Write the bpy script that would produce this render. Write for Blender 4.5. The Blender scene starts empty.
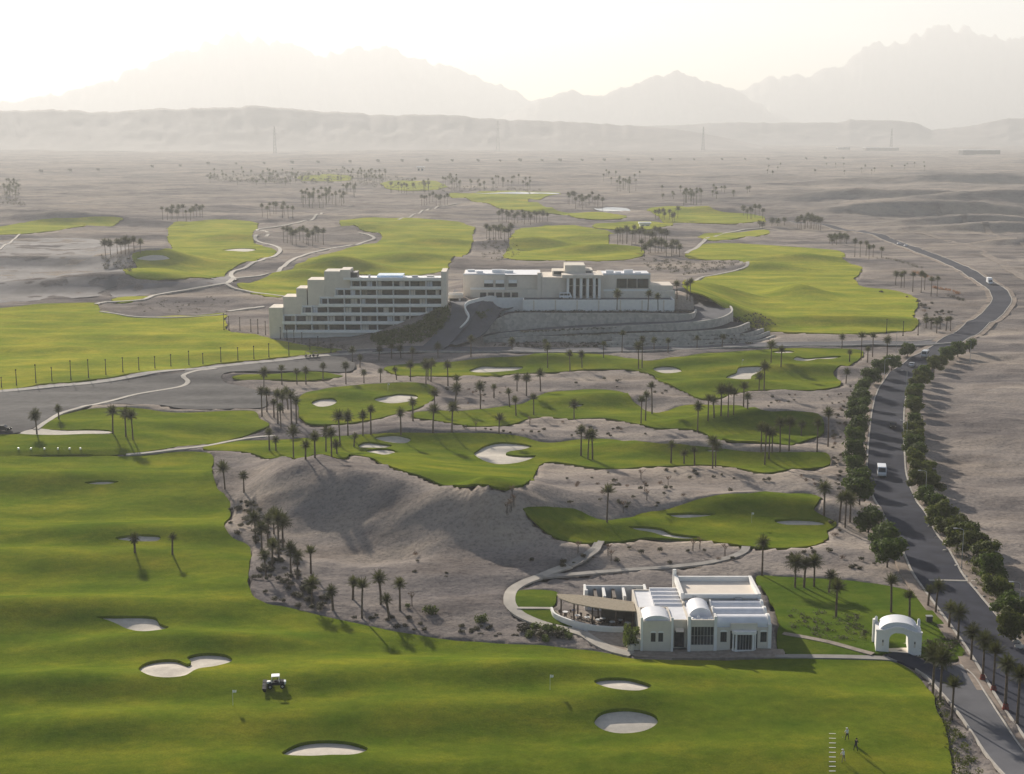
import bpy, bmesh, math, random
import numpy as np
from mathutils import Vector, Matrix
from mathutils.geometry import delaunay_2d_cdt

R = math.radians
rnd = random.Random(7)
scene = bpy.context.scene
col = scene.collection

# ------------------------------------------------------------------ camera
CAM_H = 82.0
FPX = 1422.0
HORIZON = 131.0
PITCH = math.atan((387.0 - HORIZON) / FPX)
cam_data = bpy.data.cameras.new('camera')
cam = bpy.data.objects.new('camera', cam_data)
col.objects.link(cam)
cam.location = (0, 0, CAM_H)
cam.rotation_euler = (R(90) - PITCH, 0, 0)
cam_data.sensor_width = 36.0
cam_data.lens = 36.0 * FPX / 1024.0
cam_data.clip_start = 1.0
cam_data.clip_end = 60000.0
scene.camera = cam

# ------------------------------------------------------------------ noise
def _hash(ix, iy, seed):
    h = (ix.astype(np.int64) * 374761393 + iy.astype(np.int64) * 668265263 + seed * 974634777) & 0xFFFFFFFF
    h = ((h ^ (h >> 13)) * 1274126177) & 0xFFFFFFFF
    return ((h ^ (h >> 16)) & 0xFFFF) / 32767.5 - 1.0

def vnoise(x, y, seed=0):
    x = np.asarray(x, float); y = np.asarray(y, float)
    ix = np.floor(x); iy = np.floor(y)
    fx = x - ix; fy = y - iy
    u = fx * fx * fx * (fx * (fx * 6 - 15) + 10)
    v = fy * fy * fy * (fy * (fy * 6 - 15) + 10)
    a = _hash(ix, iy, seed); b = _hash(ix + 1, iy, seed)
    c = _hash(ix, iy + 1, seed); d = _hash(ix + 1, iy + 1, seed)
    return a + (b - a) * u + (c - a) * v + (a - b - c + d) * u * v

def fbm(x, y, octv=3, seed=0):
    s = 0.0; amp = 1.0
    for k in range(octv):
        s = s + amp * vnoise(x * 2 ** k + 17.3 * k, y * 2 ** k - 9.1 * k, seed + k)
        amp *= 0.5
    return s

def sst(a, b, x):
    t = np.clip((np.asarray(x, float) - a) / (b - a), 0, 1)
    return t * t * (3 - 2 * t)

def flat_at(px, py, z=0.0):
    """a pixel of the survey photo -> the point at height z seen there"""
    u = (px - 512.0) / FPX; v = (387.0 - py) / FPX
    dy = math.cos(PITCH) + v * math.sin(PITCH)
    dz = -math.sin(PITCH) + v * math.cos(PITCH)
    t = (z - CAM_H) / dz
    return (u * t, dy * t)

# ------------------------------------------------------------------ terrain height
MOUNDS = [  # px, py, rx (m), ry (m), height
    # foreground fairway
    (0, 612, 36, 7, 2.8), (180, 608, 26, 6, .5), (130, 536, 26, 7, 2.2), (20, 560, 40, 8, 1.7), (60, 480, 40, 9, 2.0),
    (190, 646, 20, 5, 2.0), (330, 766, 30, 5, 1.0), (300, 686, 40, 6, 1.3), (560, 680, 26, 5, 2.1), (625, 704, 10, 4, 1.0),
    (740, 700, 40, 8, 0.8), (480, 716, 30, 5, 1.2), (60, 690, 25, 6, 1.6), (200, 590, 20, 5, 1.2), (420, 668, 30, 5, .9), (130, 730, 34, 6, 1.4),
    # inner course
    (715, 505, 25, 8, 2.40), (775, 512, 20, 6, 1.80), (560, 515, 14, 6, 1.20), (500, 436, 18, 7, 1.80), (430, 440, 20, 6, 1.80), (640, 450, 20, 6, 1.80),
    (720, 452, 16, 6, 2.40), (790, 455, 20, 7, 1.50), (390, 436, 10, 5, 1.80), (340, 395, 14, 7, 1.80), (400, 388, 20, 6, 2.10), (600, 400, 26, 8, 2.10), (740, 425, 24, 7, 2.70), (790, 425, 20, 6, 2.40),
    (480, 362, 18, 8, 2.40), (560, 362, 22, 7, 2.40), (700, 366, 30, 8, 3.00), (760, 362, 20, 6, 3.00), (800, 372, 24, 7, 3.00), (720, 386, 18, 6, 2.40),
    (110, 411, 30, 6, 1.20),
    # far fairways
    (715, 300, 22, 16, 5.08), (800, 295, 12, 25, 5.08), (830, 325, 50, 10, 4.35), (760, 270, 24, 14, 4.35), (800, 262, 40, 12, 4.35),
    (340, 272, 26, 18, 8.70), (300, 280, 20, 16, 5.80), (410, 262, 34, 18, 5.80), (380, 232, 40, 20, 5.80), (440, 245, 34, 16, 5.80), (150, 268, 26, 22, 8.70), (140, 285, 44, 26, 8.70), (230, 240, 30, 16, 5.08), (200, 262, 40, 14, 4.35),
    (530, 245, 26, 20, 7.25), (575, 240, 36, 16, 4.35), (600, 252, 40, 14, 5.08), (310, 160, 200, 60, 8.70), (70, 222, 90, 20, 8.70), (490, 200, 60, 20, 5.80), (720, 214, 60, 16, 5.80), (560, 212, 60, 18, 4.35), (40, 266, 120, 16, 7.25), (60, 290, 100, 14, 5.08),
    (945, 215, 120, 20, 13), (1000, 232, 90, 14, 10), (880, 200, 160, 24, 13), (1010, 203, 140, 22, 14), (960, 184, 240, 30, 16), (985, 224, 70, 12, 11), (830, 196, 160, 26, 10), (1018, 246, 36, 9, 6), (950, 230, 50, 9, 5), (905, 212, 70, 14, 10), (870, 216, 60, 12, 7),
    (250, 300, 60, 20, 2.0),
]
_mw = [(flat_at(a, b) + (c, d, e)) for a, b, c, d, e in MOUNDS]
RIDGES = [  # polyline of px points, half width near side, half width far side, height
    ([(222, 462), (262, 462), (312, 465), (365, 473), (425, 483), (475, 495), (515, 508), (545, 520)], 19, 46, 9.0),
    ([(214, 466), (262, 474), (300, 500)], 12, 14, 1.5),
    ([(462, 528), (490, 526), (520, 530), (552, 542), (575, 556)], 9, 14, 3.6),
    ([(300, 520), (350, 545), (420, 568)], 10, 18, -1.2),
]
_rw = [([flat_at(*p, max(0, hh)) for p in pts], a, b, hh) for pts, a, b, hh in RIDGES]

def height(x, y):
    x = np.asarray(x, float); y = np.asarray(y, float)
    h = np.zeros(np.broadcast(x, y).shape)
    x = x + h; y = y + h
    near = 1 - sst(700, 1100, y)
    h += near * (0.62 * vnoise(x / 36, y / 15, 3) + 0.36 * vnoise(x / 14, y / 7.5, 4))
    far = sst(620, 1300, y)
    h += far * (2.6 * vnoise(x / 110, y / 60, 5) + 1.5 * vnoise(x / 45, y / 28, 6) + 5.0 * sst(1200, 3000, y) * vnoise(x / 420, y / 260, 7))
    for cx, cy, rx, ry, hh in _mw:
        q = ((x - cx) / rx) ** 2 + ((y - cy) / ry) ** 2
        h += hh * np.exp(-q)
    for pts, wn, wf, hh in _rw:
        best = np.full(h.shape, 1e9); side = np.zeros(h.shape); along = np.zeros(h.shape)
        segL = [math.hypot(b_[0] - a_[0], b_[1] - a_[1]) for a_, b_ in zip(pts[:-1], pts[1:])]; tot = sum(segL); s0 = 0.0
        for (ax, ay), (bx, by) in zip(pts[:-1], pts[1:]):
            dx, dy = bx - ax, by - ay
            L2 = dx * dx + dy * dy
            t = np.clip(((x - ax) * dx + (y - ay) * dy) / L2, 0, 1)
            ex, ey = x - ax - t * dx, y - ay - t * dy
            d = np.sqrt(ex * ex + ey * ey)
            s = np.sign(dx * ey - dy * ex)
            m = d < best
            best = np.where(m, d, best); side = np.where(m, s, side); along = np.where(m, (s0 + t * math.sqrt(L2)) / tot, along)
            s0 += math.sqrt(L2)
        w = np.where(side > 0, wf, wn)
        wob = 1 + 0.10 * vnoise(x / 16, y / 14, 11)
        g_ = np.exp(-(best / w) ** 2 * 1.6)
        if hh > 3:   # a dune: straight slip face on the near side
            g_ = np.where(side > 0, g_, np.logaddexp(0, 9 * (1 - best / w)) / 9.0)
        h += hh * wob * g_ * sst(0, .22, along) * (1 - sst(.72, 1, along))
    # the hill the hotel stands on
    shift = 44 * sst(-16, -4, x)
    up = sst(0, 1, (y - 536 - shift) / (32 - .25 * shift)) * (1 - sst(640, 800, y))
    across = sst(-70, -20, x) * (1 - sst(74, 120, x))
    h = h * (1 - 0.8 * up * across) + 13.5 * up * across
    # bank between the practice tee and the lower fairway
    h += 1.3 * sst(354, 359, y) * (1 - sst(395, 430, y)) * (1 - sst(-104, -76, x))
    return h

_ts = np.concatenate([np.linspace(150, 900, 1400), np.geomspace(901, 9000, 900)])
def at(px, py):
    """a pixel of the survey photo -> the point of the terrain seen there"""
    u = (px - 512.0) / FPX; v = (387.0 - py) / FPX
    dy = math.cos(PITCH) + v * math.sin(PITCH)
    dz = -math.sin(PITCH) + v * math.cos(PITCH)
    zz = CAM_H + dz * _ts
    hz = height(u * _ts, dy * _ts)
    idx = np.nonzero(zz <= hz)[0]
    if len(idx) == 0:
        t = _ts[-1]
    else:
        k = idx[0]
        if k == 0: t = _ts[0]
        else:
            a0 = zz[k - 1] - hz[k - 1]; a1 = zz[k] - hz[k]
            t = _ts[k - 1] + (_ts[k] - _ts[k - 1]) * a0 / (a0 - a1)
    return (u * t, dy * t)

def hz(x, y):
    return float(height(np.array([x]), np.array([y]))[0])

def at3(px, py):
    x, y = at(px, py)
    return (x, y, hz(x, y))

# ------------------------------------------------------------------ polygons
def smooth_closed(pts, step, closed=True, sharp=False):
    P = [np.array(p, float) for p in pts]
    n = len(P); out = []
    rng = range(n) if closed else range(n - 1)
    for i in rng:
        if closed:
            p0, p1, p2, p3 = P[i - 1], P[i], P[(i + 1) % n], P[(i + 2) % n]
        else:
            p1, p2 = P[i], P[i + 1]
            p0 = P[i - 1] if i > 0 else 2 * p1 - p2
            p3 = P[i + 2] if i + 2 < n else 2 * p2 - p1
        L = np.linalg.norm(p2 - p1)
        k = max(1, int(round(L / step)))
        # centripetal catmull-rom
        t0 = 0; t1 = t0 + max(1e-6, np.linalg.norm(p1 - p0)) ** .5; t2 = t1 + max(1e-6, L) ** .5; t3 = t2 + max(1e-6, np.linalg.norm(p3 - p2)) ** .5
        for j in range(k):
            if sharp:
                out.append(p1 + (p2 - p1) * j / k); continue
            t = t1 + (t2 - t1) * j / k
            A1 = (t1 - t) / (t1 - t0) * p0 + (t - t0) / (t1 - t0) * p1
            A2 = (t2 - t) / (t2 - t1) * p1 + (t - t1) / (t2 - t1) * p2
            A3 = (t3 - t) / (t3 - t2) * p2 + (t - t2) / (t3 - t2) * p3
            B1 = (t2 - t) / (t2 - t0) * A1 + (t - t0) / (t2 - t0) * A2
            B2 = (t3 - t) / (t3 - t1) * A2 + (t - t1) / (t3 - t1) * A3
            out.append((t2 - t) / (t2 - t1) * B1 + (t - t1) / (t2 - t1) * B2)
    if not closed: out.append(P[-1])
    return np.array(out)

def inside(poly, x, y):
    x = np.asarray(x); y = np.asarray(y)
    res = np.zeros(x.shape, bool)
    bx0, by0 = poly.min(0); bx1, by1 = poly.max(0)
    sel = (x >= bx0) & (x <= bx1) & (y >= by0) & (y <= by1)
    xs = x[sel]; ys = y[sel]
    if xs.size == 0: return res
    c = np.zeros(xs.shape, bool)
    n = len(poly)
    for i in range(n):
        x1, y1 = poly[i]; x2, y2 = poly[(i + 1) % n]
        if y1 == y2: continue
        cond = ((y1 > ys) != (y2 > ys)) & (xs < (x2 - x1) * (ys - y1) / (y2 - y1) + x1)
        c ^= cond
    res[sel] = c
    return res

def dist_to_poly(poly, x, y):
    best = np.full(np.asarray(x).shape, 1e9)
    n = len(poly)
    for i in range(n):
        ax, ay = poly[i]; bx, by = poly[(i + 1) % n]
        dx, dy = bx - ax, by - ay
        L2 = dx * dx + dy * dy + 1e-9
        t = np.clip(((x - ax) * dx + (y - ay) * dy) / L2, 0, 1)
        best = np.minimum(best, np.hypot(x - ax - t * dx, y - ay - t * dy))
    return best

CUTS = []      # (polygon, depth): where the ground sheet drops below a laid surface
def triangulate(boundary, holes, spacing, clip_holes=True):
    """fine triangulation of a region; returns points and triangles"""
    pts = [tuple(p) for p in boundary]
    n = len(pts)
    edges = [(i, (i + 1) % n) for i in range(n)]
    for hpoly in holes:
        b = len(pts); m = len(hpoly)
        pts += [tuple(p) for p in hpoly]
        edges += [(b + i, b + (i + 1) % m) for i in range(m)]
    x0, y0 = boundary.min(0); x1, y1 = boundary.max(0)
    gx = np.arange(x0, x1, spacing); gy = np.arange(y0, y1, spacing * .9)
    GX, GY = np.meshgrid(gx, gy)
    GX = GX + (np.arange(len(gy)) % 2)[:, None] * spacing * .5
    GX = GX.ravel(); GY = GY.ravel()
    m = inside(boundary, GX, GY)
    GX, GY = GX[m], GY[m]
    if len(GX):
        keep = dist_to_poly(boundary, GX, GY) > spacing * .35
        for hpoly in holes:
            hx0, hy0 = hpoly.min(0) - spacing; hx1, hy1 = hpoly.max(0) + spacing
            nb = (GX > hx0) & (GX < hx1) & (GY > hy0) & (GY < hy1)
            if nb.any():
                kk = np.ones(len(GX), bool)
                sx, sy = GX[nb], GY[nb]
                kk[nb] = (~inside(hpoly, sx, sy)) & (dist_to_poly(hpoly, sx, sy) > spacing * .25)
                keep &= kk
        GX, GY = GX[keep], GY[keep]
    pts += list(zip(GX.tolist(), GY.tolist()))
    r = delaunay_2d_cdt([Vector(p) for p in pts], edges, [], 0, 1e-4, False)
    V = np.array([(v.x, v.y) for v in r[0]])
    F = np.array([f for f in r[2] if len(f) == 3])
    C = V[F].mean(1)
    ok = inside(boundary, C[:, 0], C[:, 1])
    if clip_holes:
        for hpoly in holes: ok &= ~inside(hpoly, C[:, 0], C[:, 1])
    F = F[ok]
    used = np.unique(F)
    remap = -np.ones(len(V), int); remap[used] = np.arange(len(used))
    V = V[used]; F = remap[F]
    # make all faces look up
    a, b, c = V[F[:, 0]], V[F[:, 1]], V[F[:, 2]]
    flip = ((b[:, 0] - a[:, 0]) * (c[:, 1] - a[:, 1]) - (b[:, 1] - a[:, 1]) * (c[:, 0] - a[:, 0])) < 0
    F[flip] = F[flip][:, ::-1]
    return V, F

def mesh_obj(name, verts, faces, m, parent=None, smooth=False):
    me = bpy.data.meshes.new(name)
    me.from_pydata([tuple(v) for v in verts], [], [tuple(int(i) for i in f) for f in faces])
    me.materials.append(m)
    if smooth:
        me.polygons.foreach_set('use_smooth', [True] * len(me.polygons))
    me.update()
    o = bpy.data.objects.new(name, me)
    col.objects.link(o)
    if parent is not None: o.parent = parent
    return o

def skirted(V, F, Z, drop):
    """append a vertical skirt round every free edge"""
    E = {}
    for f in F:
        for i in range(3):
            a, b = int(f[i]), int(f[(i + 1) % 3])
            E[(a, b)] = 1
    free = [e for e in E if (e[1], e[0]) not in E]
    verts = [(V[i][0], V[i][1], Z[i]) for i in range(len(V))]
    faces = [tuple(f) for f in F]
    low = {}
    top = {}
    for a, b in free:
        for q in (a, b):
            if q not in low:
                top[q] = len(verts); verts.append((V[q][0], V[q][1], Z[q]))
                low[q] = len(verts); verts.append((V[q][0], V[q][1], Z[q] - drop))
        faces.append((top[b], top[a], low[a], low[b]))
    return verts, faces

def surface(name, px_poly, m, lift=0.1, spacing=2.0, holes=(), skirt=0.5, world=False, sharp=False, cut=1.6, bstep=None, flat=None, ragged=0.0):
    P = np.array(px_poly, float) if world else np.array([at(*p) for p in px_poly])
    B = smooth_closed(P, bstep or spacing * .8, True, sharp)
    if ragged:
        T = np.roll(B, -1, 0) - np.roll(B, 1, 0); T /= np.linalg.norm(T, axis=1)[:, None] + 1e-9
        B = B + np.stack([-T[:, 1], T[:, 0]], 1) * (ragged * (vnoise(B[:, 0] / 5.5, B[:, 1] / 5.5, 71) + .6 * vnoise(B[:, 0] / 2.1, B[:, 1] / 2.1, 72)))[:, None]
    V, F = triangulate(B, list(holes), spacing)
    Z = height(V[:, 0], V[:, 1]) + lift if flat is None else np.full(len(V), flat)
    verts, faces = skirted(V, F, Z, skirt)
    o = mesh_obj(name, verts, faces, m, None, True)
    nf = len(F)
    sm = np.zeros(len(faces), bool); sm[:nf] = True
    o.data.polygons.foreach_set('use_smooth', sm)
    o['kind'] = 'structure'
    if cut: CUTS.append((B, cut))
    return o

def bunker_poly(px_poly, step=.7):
    P = np.array([at(*p) for p in px_poly])
    return smooth_closed(P, step)

def bunker(B, m, lift, depth=.7, spacing=1.0, lip=.5):
    V, F = triangulate(B, [], spacing)
    d = dist_to_poly(B, V[:, 0], V[:, 1])
    w = max(1.2, min(3.0, d.max()))
    t = np.clip(d / w, 0, 1)
    # the sand climbs a little towards the near lip
    zl = float(np.percentile(height(B[:, 0], B[:, 1]), 18)) + lift - .12
    hv = height(V[:, 0], V[:, 1]) + lift
    sm = t * t * (3 - 2 * t)
    Z = (hv - lip) * (1 - sm) + np.minimum(hv - lip * .7, np.maximum(zl, hv - depth - 1.2)) * sm
    Z += 0.05 * vnoise(V[:, 0] / 2.1, V[:, 1] / 2.1, 31)
    verts, faces = skirted(V, F, Z, 1.0)
    o = mesh_obj('sand_bunker', verts, faces, m, None, True)
    o['kind'] = 'structure'
    CUTS.append((B, 3.0))
    return o

def ribbon(name, px_pts, width, m, lift=.12, step=2.5, skirt=.35, world=False, cut=.6, cols=4, widths=None):
    P = np.array(px_pts, float) if world else np.array([at(*p) for p in px_pts])
    C = smooth_closed(P, step, False)
    T = np.gradient(C, axis=0); T /= np.linalg.norm(T, axis=1)[:, None] + 1e-9
    N = np.stack([-T[:, 1], T[:, 0]], 1)
    n = len(C)
    W = np.full(n, width, float)
    if widths is not None:
        W = np.interp(np.linspace(0, 1, n), np.linspace(0, 1, len(widths)), widths)
    verts = []; faces = []
    off = np.linspace(-.5, .5, cols + 1)
    L = C[:, None, :] + N[:, None, :] * (off[None, :, None] * W[:, None, None])
    # heights: level across the ribbon
    HZ = height(L[..., 0], L[..., 1])
    zc = HZ.mean(1)
    k = np.ones(5) / 5
    zc = np.convolve(np.pad(zc, 2, mode='edge'), k, 'valid')
    zrow = np.maximum(zc[:, None], HZ - .05) + lift
    for i in range(n):
        verts.append((L[i, 0, 0], L[i, 0, 1], zrow[i, 0] - skirt))
        for j in range(cols + 1): verts.append((L[i, j, 0], L[i, j, 1], zrow[i, j]))
        verts.append((L[i, -1, 0], L[i, -1, 1], zrow[i, -1] - skirt))
    s = cols + 3
    for i in range(n - 1):
        for j in range(s - 1):
            faces.append((i * s + j + 1, i * s + j, (i + 1) * s + j, (i + 1) * s + j + 1))
    o = mesh_obj(name, verts, faces, m, None, False)
    o['kind'] = 'structure'
    if cut:
        poly = np.concatenate([L[:, 0], L[::-1, -1]])
        CUTS.append((poly, cut))
    return o, C, N, zrow[:, cols // 2], W

def edge_strip(name, C, N, zc, off, width, hgt, m, W=None):
    """kerb that follows a ribbon"""
    verts = []; faces = []
    n = len(C)
    for i in range(n):
        o_ = off if W is None else np.sign(off) * (W[i] / 2 + abs(off))
        a = C[i] + N[i] * (o_ - width / 2); b = C[i] + N[i] * (o_ + width / 2)
        z = zc[i]
        verts += [(a[0], a[1], z - .4), (a[0], a[1], z + hgt), (b[0], b[1], z + hgt), (b[0], b[1], z - .4)]
    for i in range(n - 1):
        for j in range(3):
            faces.append((i * 4 + j + 1, i * 4 + j, i * 4 + 4 + j, i * 4 + 5 + j))
    o = mesh_obj(name, verts, faces, m)
    o['kind'] = 'structure'
    return o

# ------------------------------------------------------------------ mesh builder for built things
class MB:
    def __init__(s): s.v = []; s.f = []
    def box(s, x0, x1, y0, y1, z0, z1):
        b = len(s.v)
        s.v += [(x0, y0, z0), (x1, y0, z0), (x1, y1, z0), (x0, y1, z0), (x0, y0, z1), (x1, y0, z1), (x1, y1, z1), (x0, y1, z1)]
        s.f += [tuple(b + i for i in q) for q in ((3, 2, 1, 0), (4, 5, 6, 7), (0, 1, 5, 4), (1, 2, 6, 5), (2, 3, 7, 6), (3, 0, 4, 7))]
        return s
    def prism(s, poly, z0, z1, axis='z'):
        """poly: list of 2-D points (counter-clockwise), extruded along an axis"""
        b = len(s.v); n = len(poly)
        def P(p, w):
            return (p[0], p[1], w) if axis == 'z' else ((p[0], w, p[1]) if axis == 'y' else (w, p[0], p[1]))
        s.v += [P(p, z0) for p in poly] + [P(p, z1) for p in poly]
        s.f.append(tuple(b + i for i in range(n))[::-1]); s.f.append(tuple(b + n + i for i in range(n)))
        for i in range(n):
            j = (i + 1) % n
            s.f.append((b + i, b + j, b + n + j, b + n + i))
        return s
    def tube(s, pts, radii, n=8, cap=True):
        rings = []
        pts = [Vector(p) for p in pts]
        if not hasattr(radii, '__len__'): radii = [radii] * len(pts)
        for i, p in enumerate(pts):
            d = (pts[min(i + 1, len(pts) - 1)] - pts[max(i - 1, 0)]).normalized()
            a = d.cross(Vector((0, 1, 0)) if abs(d.y) < .9 else Vector((1, 0, 0))).normalized(); b_ = d.cross(a)
            b = len(s.v)
            for k in range(n):
                t = 2 * math.pi * k / n
                q = p + (a * math.cos(t) + b_ * math.sin(t)) * radii[i]
                s.v.append(tuple(q))
            rings.append(b)
        for r0, r1 in zip(rings[:-1], rings[1:]):
            for k in range(n):
                j = (k + 1) % n
                s.f.append((r0 + k, r0 + j, r1 + j, r1 + k))
        if cap:
            s.f.append(tuple(rings[0] + k for k in range(n))[::-1]); s.f.append(tuple(rings[-1] + k for k in range(n)))
        return s
    def vault(s, a0, a1, w0, w1, z, rise, axis='y', n=12):
        """solid barrel vault: arc across [a0,a1], running along axis from w0 to w1"""
        poly = [(a0, z - .3), (a1, z - .3)]
        for k in range(n + 1):
            t = math.pi * k / n
            poly.append(((a0 + a1) / 2 + (a1 - a0) / 2 * math.cos(t), z + rise * math.sin(t)))
        if axis == 'y': return s.prism(poly, w0, w1, 'y')
        return s.prism(poly, w0, w1, 'x')
    def build(s, name, m, parent=None, smooth=False, bevel=0.0):
        o = mesh_obj(name, s.v, s.f, m, parent, False)
        bm = bmesh.new(); bm.from_mesh(o.data)
        bmesh.ops.recalc_face_normals(bm, faces=bm.faces)
        if bevel:
            bmesh.ops.bevel(bm, geom=[e for e in bm.edges if len(e.link_faces) == 2 and e.calc_face_angle(0) > .6], offset=bevel, segments=2, affect='EDGES')
        if smooth:
            for f in bm.faces: f.smooth = True
            for e in bm.edges:
                if len(e.link_faces) == 2 and e.calc_face_angle(0) > .7: e.smooth = False
        bm.to_mesh(o.data); bm.free()
        return o

def thing(name, label, cat, loc=(0, 0, 0), rotz=0.0, group=None):
    o = bpy.data.objects.new(name, None)
    col.objects.link(o)
    o.empty_display_size = .3
    o.location = loc; o.rotation_euler = (0, 0, rotz)
    o['label'] = label; o['category'] = cat
    if group: o['group'] = group
    return o

def tag(o, label, cat, group=None):
    o['label'] = label; o['category'] = cat
    if group: o['group'] = group
    return o

def dup(root, loc, rotz, label, group=None):
    r = root.copy(); col.objects.link(r)
    r.location = loc; r.rotation_euler = (0, 0, rotz)
    r['label'] = label
    if group: r['group'] = group
    for ch in list(root.children):
        c = ch.copy(); col.objects.link(c); c.parent = r
        for g in list(ch.children):
            d = g.copy(); col.objects.link(d); d.parent = c
    return r

ORD = 'first second third fourth fifth sixth seventh eighth ninth tenth eleventh twelfth thirteenth fourteenth fifteenth sixteenth seventeenth eighteenth nineteenth twentieth'.split()
def ordinal(i, n, end='left', other='right'):
    if n == 1: return 'only', ''
    if i == 0: return end + 'most', ''
    if i == n - 1: return other + 'most', ''
    if i < 20: return ORD[i], ' from the ' + end
    j = n - 1 - i
    return ORD[min(j, 19)], ' from the ' + other

# ------------------------------------------------------------------ materials
def mat(name):
    m = bpy.data.materials.new(name); m.use_nodes = True
    nt = m.node_tree
    return m, nt, nt.nodes['Principled BSDF'], nt.nodes['Material Output']

def nd(nt, kind, **kw):
    n = nt.nodes.new(kind)
    for k, v in kw.items():
        if k.startswith('i_'): n.inputs[k[2:].replace('_', ' ')].default_value = v
        else: setattr(n, k, v)
    return n

def noise(nt, scale, detail=4, rough=.55, stretch=(1, 1, 1), obj_space=False):
    g = nd(nt, 'ShaderNodeTexCoord') if obj_space else nd(nt, 'ShaderNodeNewGeometry')
    mp = nd(nt, 'ShaderNodeMapping')
    mp.inputs['Scale'].default_value = stretch
    nt.links.new(g.outputs['Object' if obj_space else 'Position'], mp.inputs['Vector'])
    n = nd(nt, 'ShaderNodeTexNoise')
    n.inputs['Scale'].default_value = scale; n.inputs['Detail'].default_value = detail; n.inputs['Roughness'].default_value = rough
    nt.links.new(mp.outputs[0], n.inputs['Vector'])
    return n.outputs['Fac']

def ramp(nt, fac, stops):
    r = nd(nt, 'ShaderNodeValToRGB')
    e = r.color_ramp.elements
    while len(e) < len(stops): e.new(.5)
    for k, (p, c) in enumerate(stops):
        e[k].position = p; e[k].color = (*c, 1)
    nt.links.new(fac, r.inputs['Fac'])
    return r.outputs['Color']

def mixc(nt, fac, a, b, mode='MIX'):
    n = nd(nt, 'ShaderNodeMix', data_type='RGBA', blend_type=mode)
    for sock, val in ((n.inputs[0], fac), (n.inputs[6], a), (n.inputs[7], b)):
        if isinstance(val, (int, float)): sock.default_value = val
        elif isinstance(val, tuple): sock.default_value = (*val, 1)
        else: nt.links.new(val, sock)
    return n.outputs[2]

def bump(nt, bsdf, fac, strength, dist):
    b = nd(nt, 'ShaderNodeBump')
    b.inputs['Strength'].default_value = strength; b.inputs['Distance'].default_value = dist
    nt.links.new(fac, b.inputs['Height']); nt.links.new(b.outputs[0], bsdf.inputs['Normal'])

def m_simple(name, c, rough=.7, var=.15, scale=1.5, metallic=0.0, bmp=0.0):
    m, nt, b, o = mat(name)
    f = noise(nt, scale, 5, .6)
    lo = tuple(x * (1 - var) for x in c); hi = tuple(min(1, x * (1 + var)) for x in c)
    nt.links.new(ramp(nt, f, [(.3, lo), (.7, hi)]), b.inputs['Base Color'])
    b.inputs['Roughness'].default_value = rough; b.inputs['Metallic'].default_value = metallic
    if rough >= .8: b.inputs['Specular IOR Level'].default_value = .06
    if bmp: bump(nt, b, f, bmp, .05)
    return m

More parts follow.
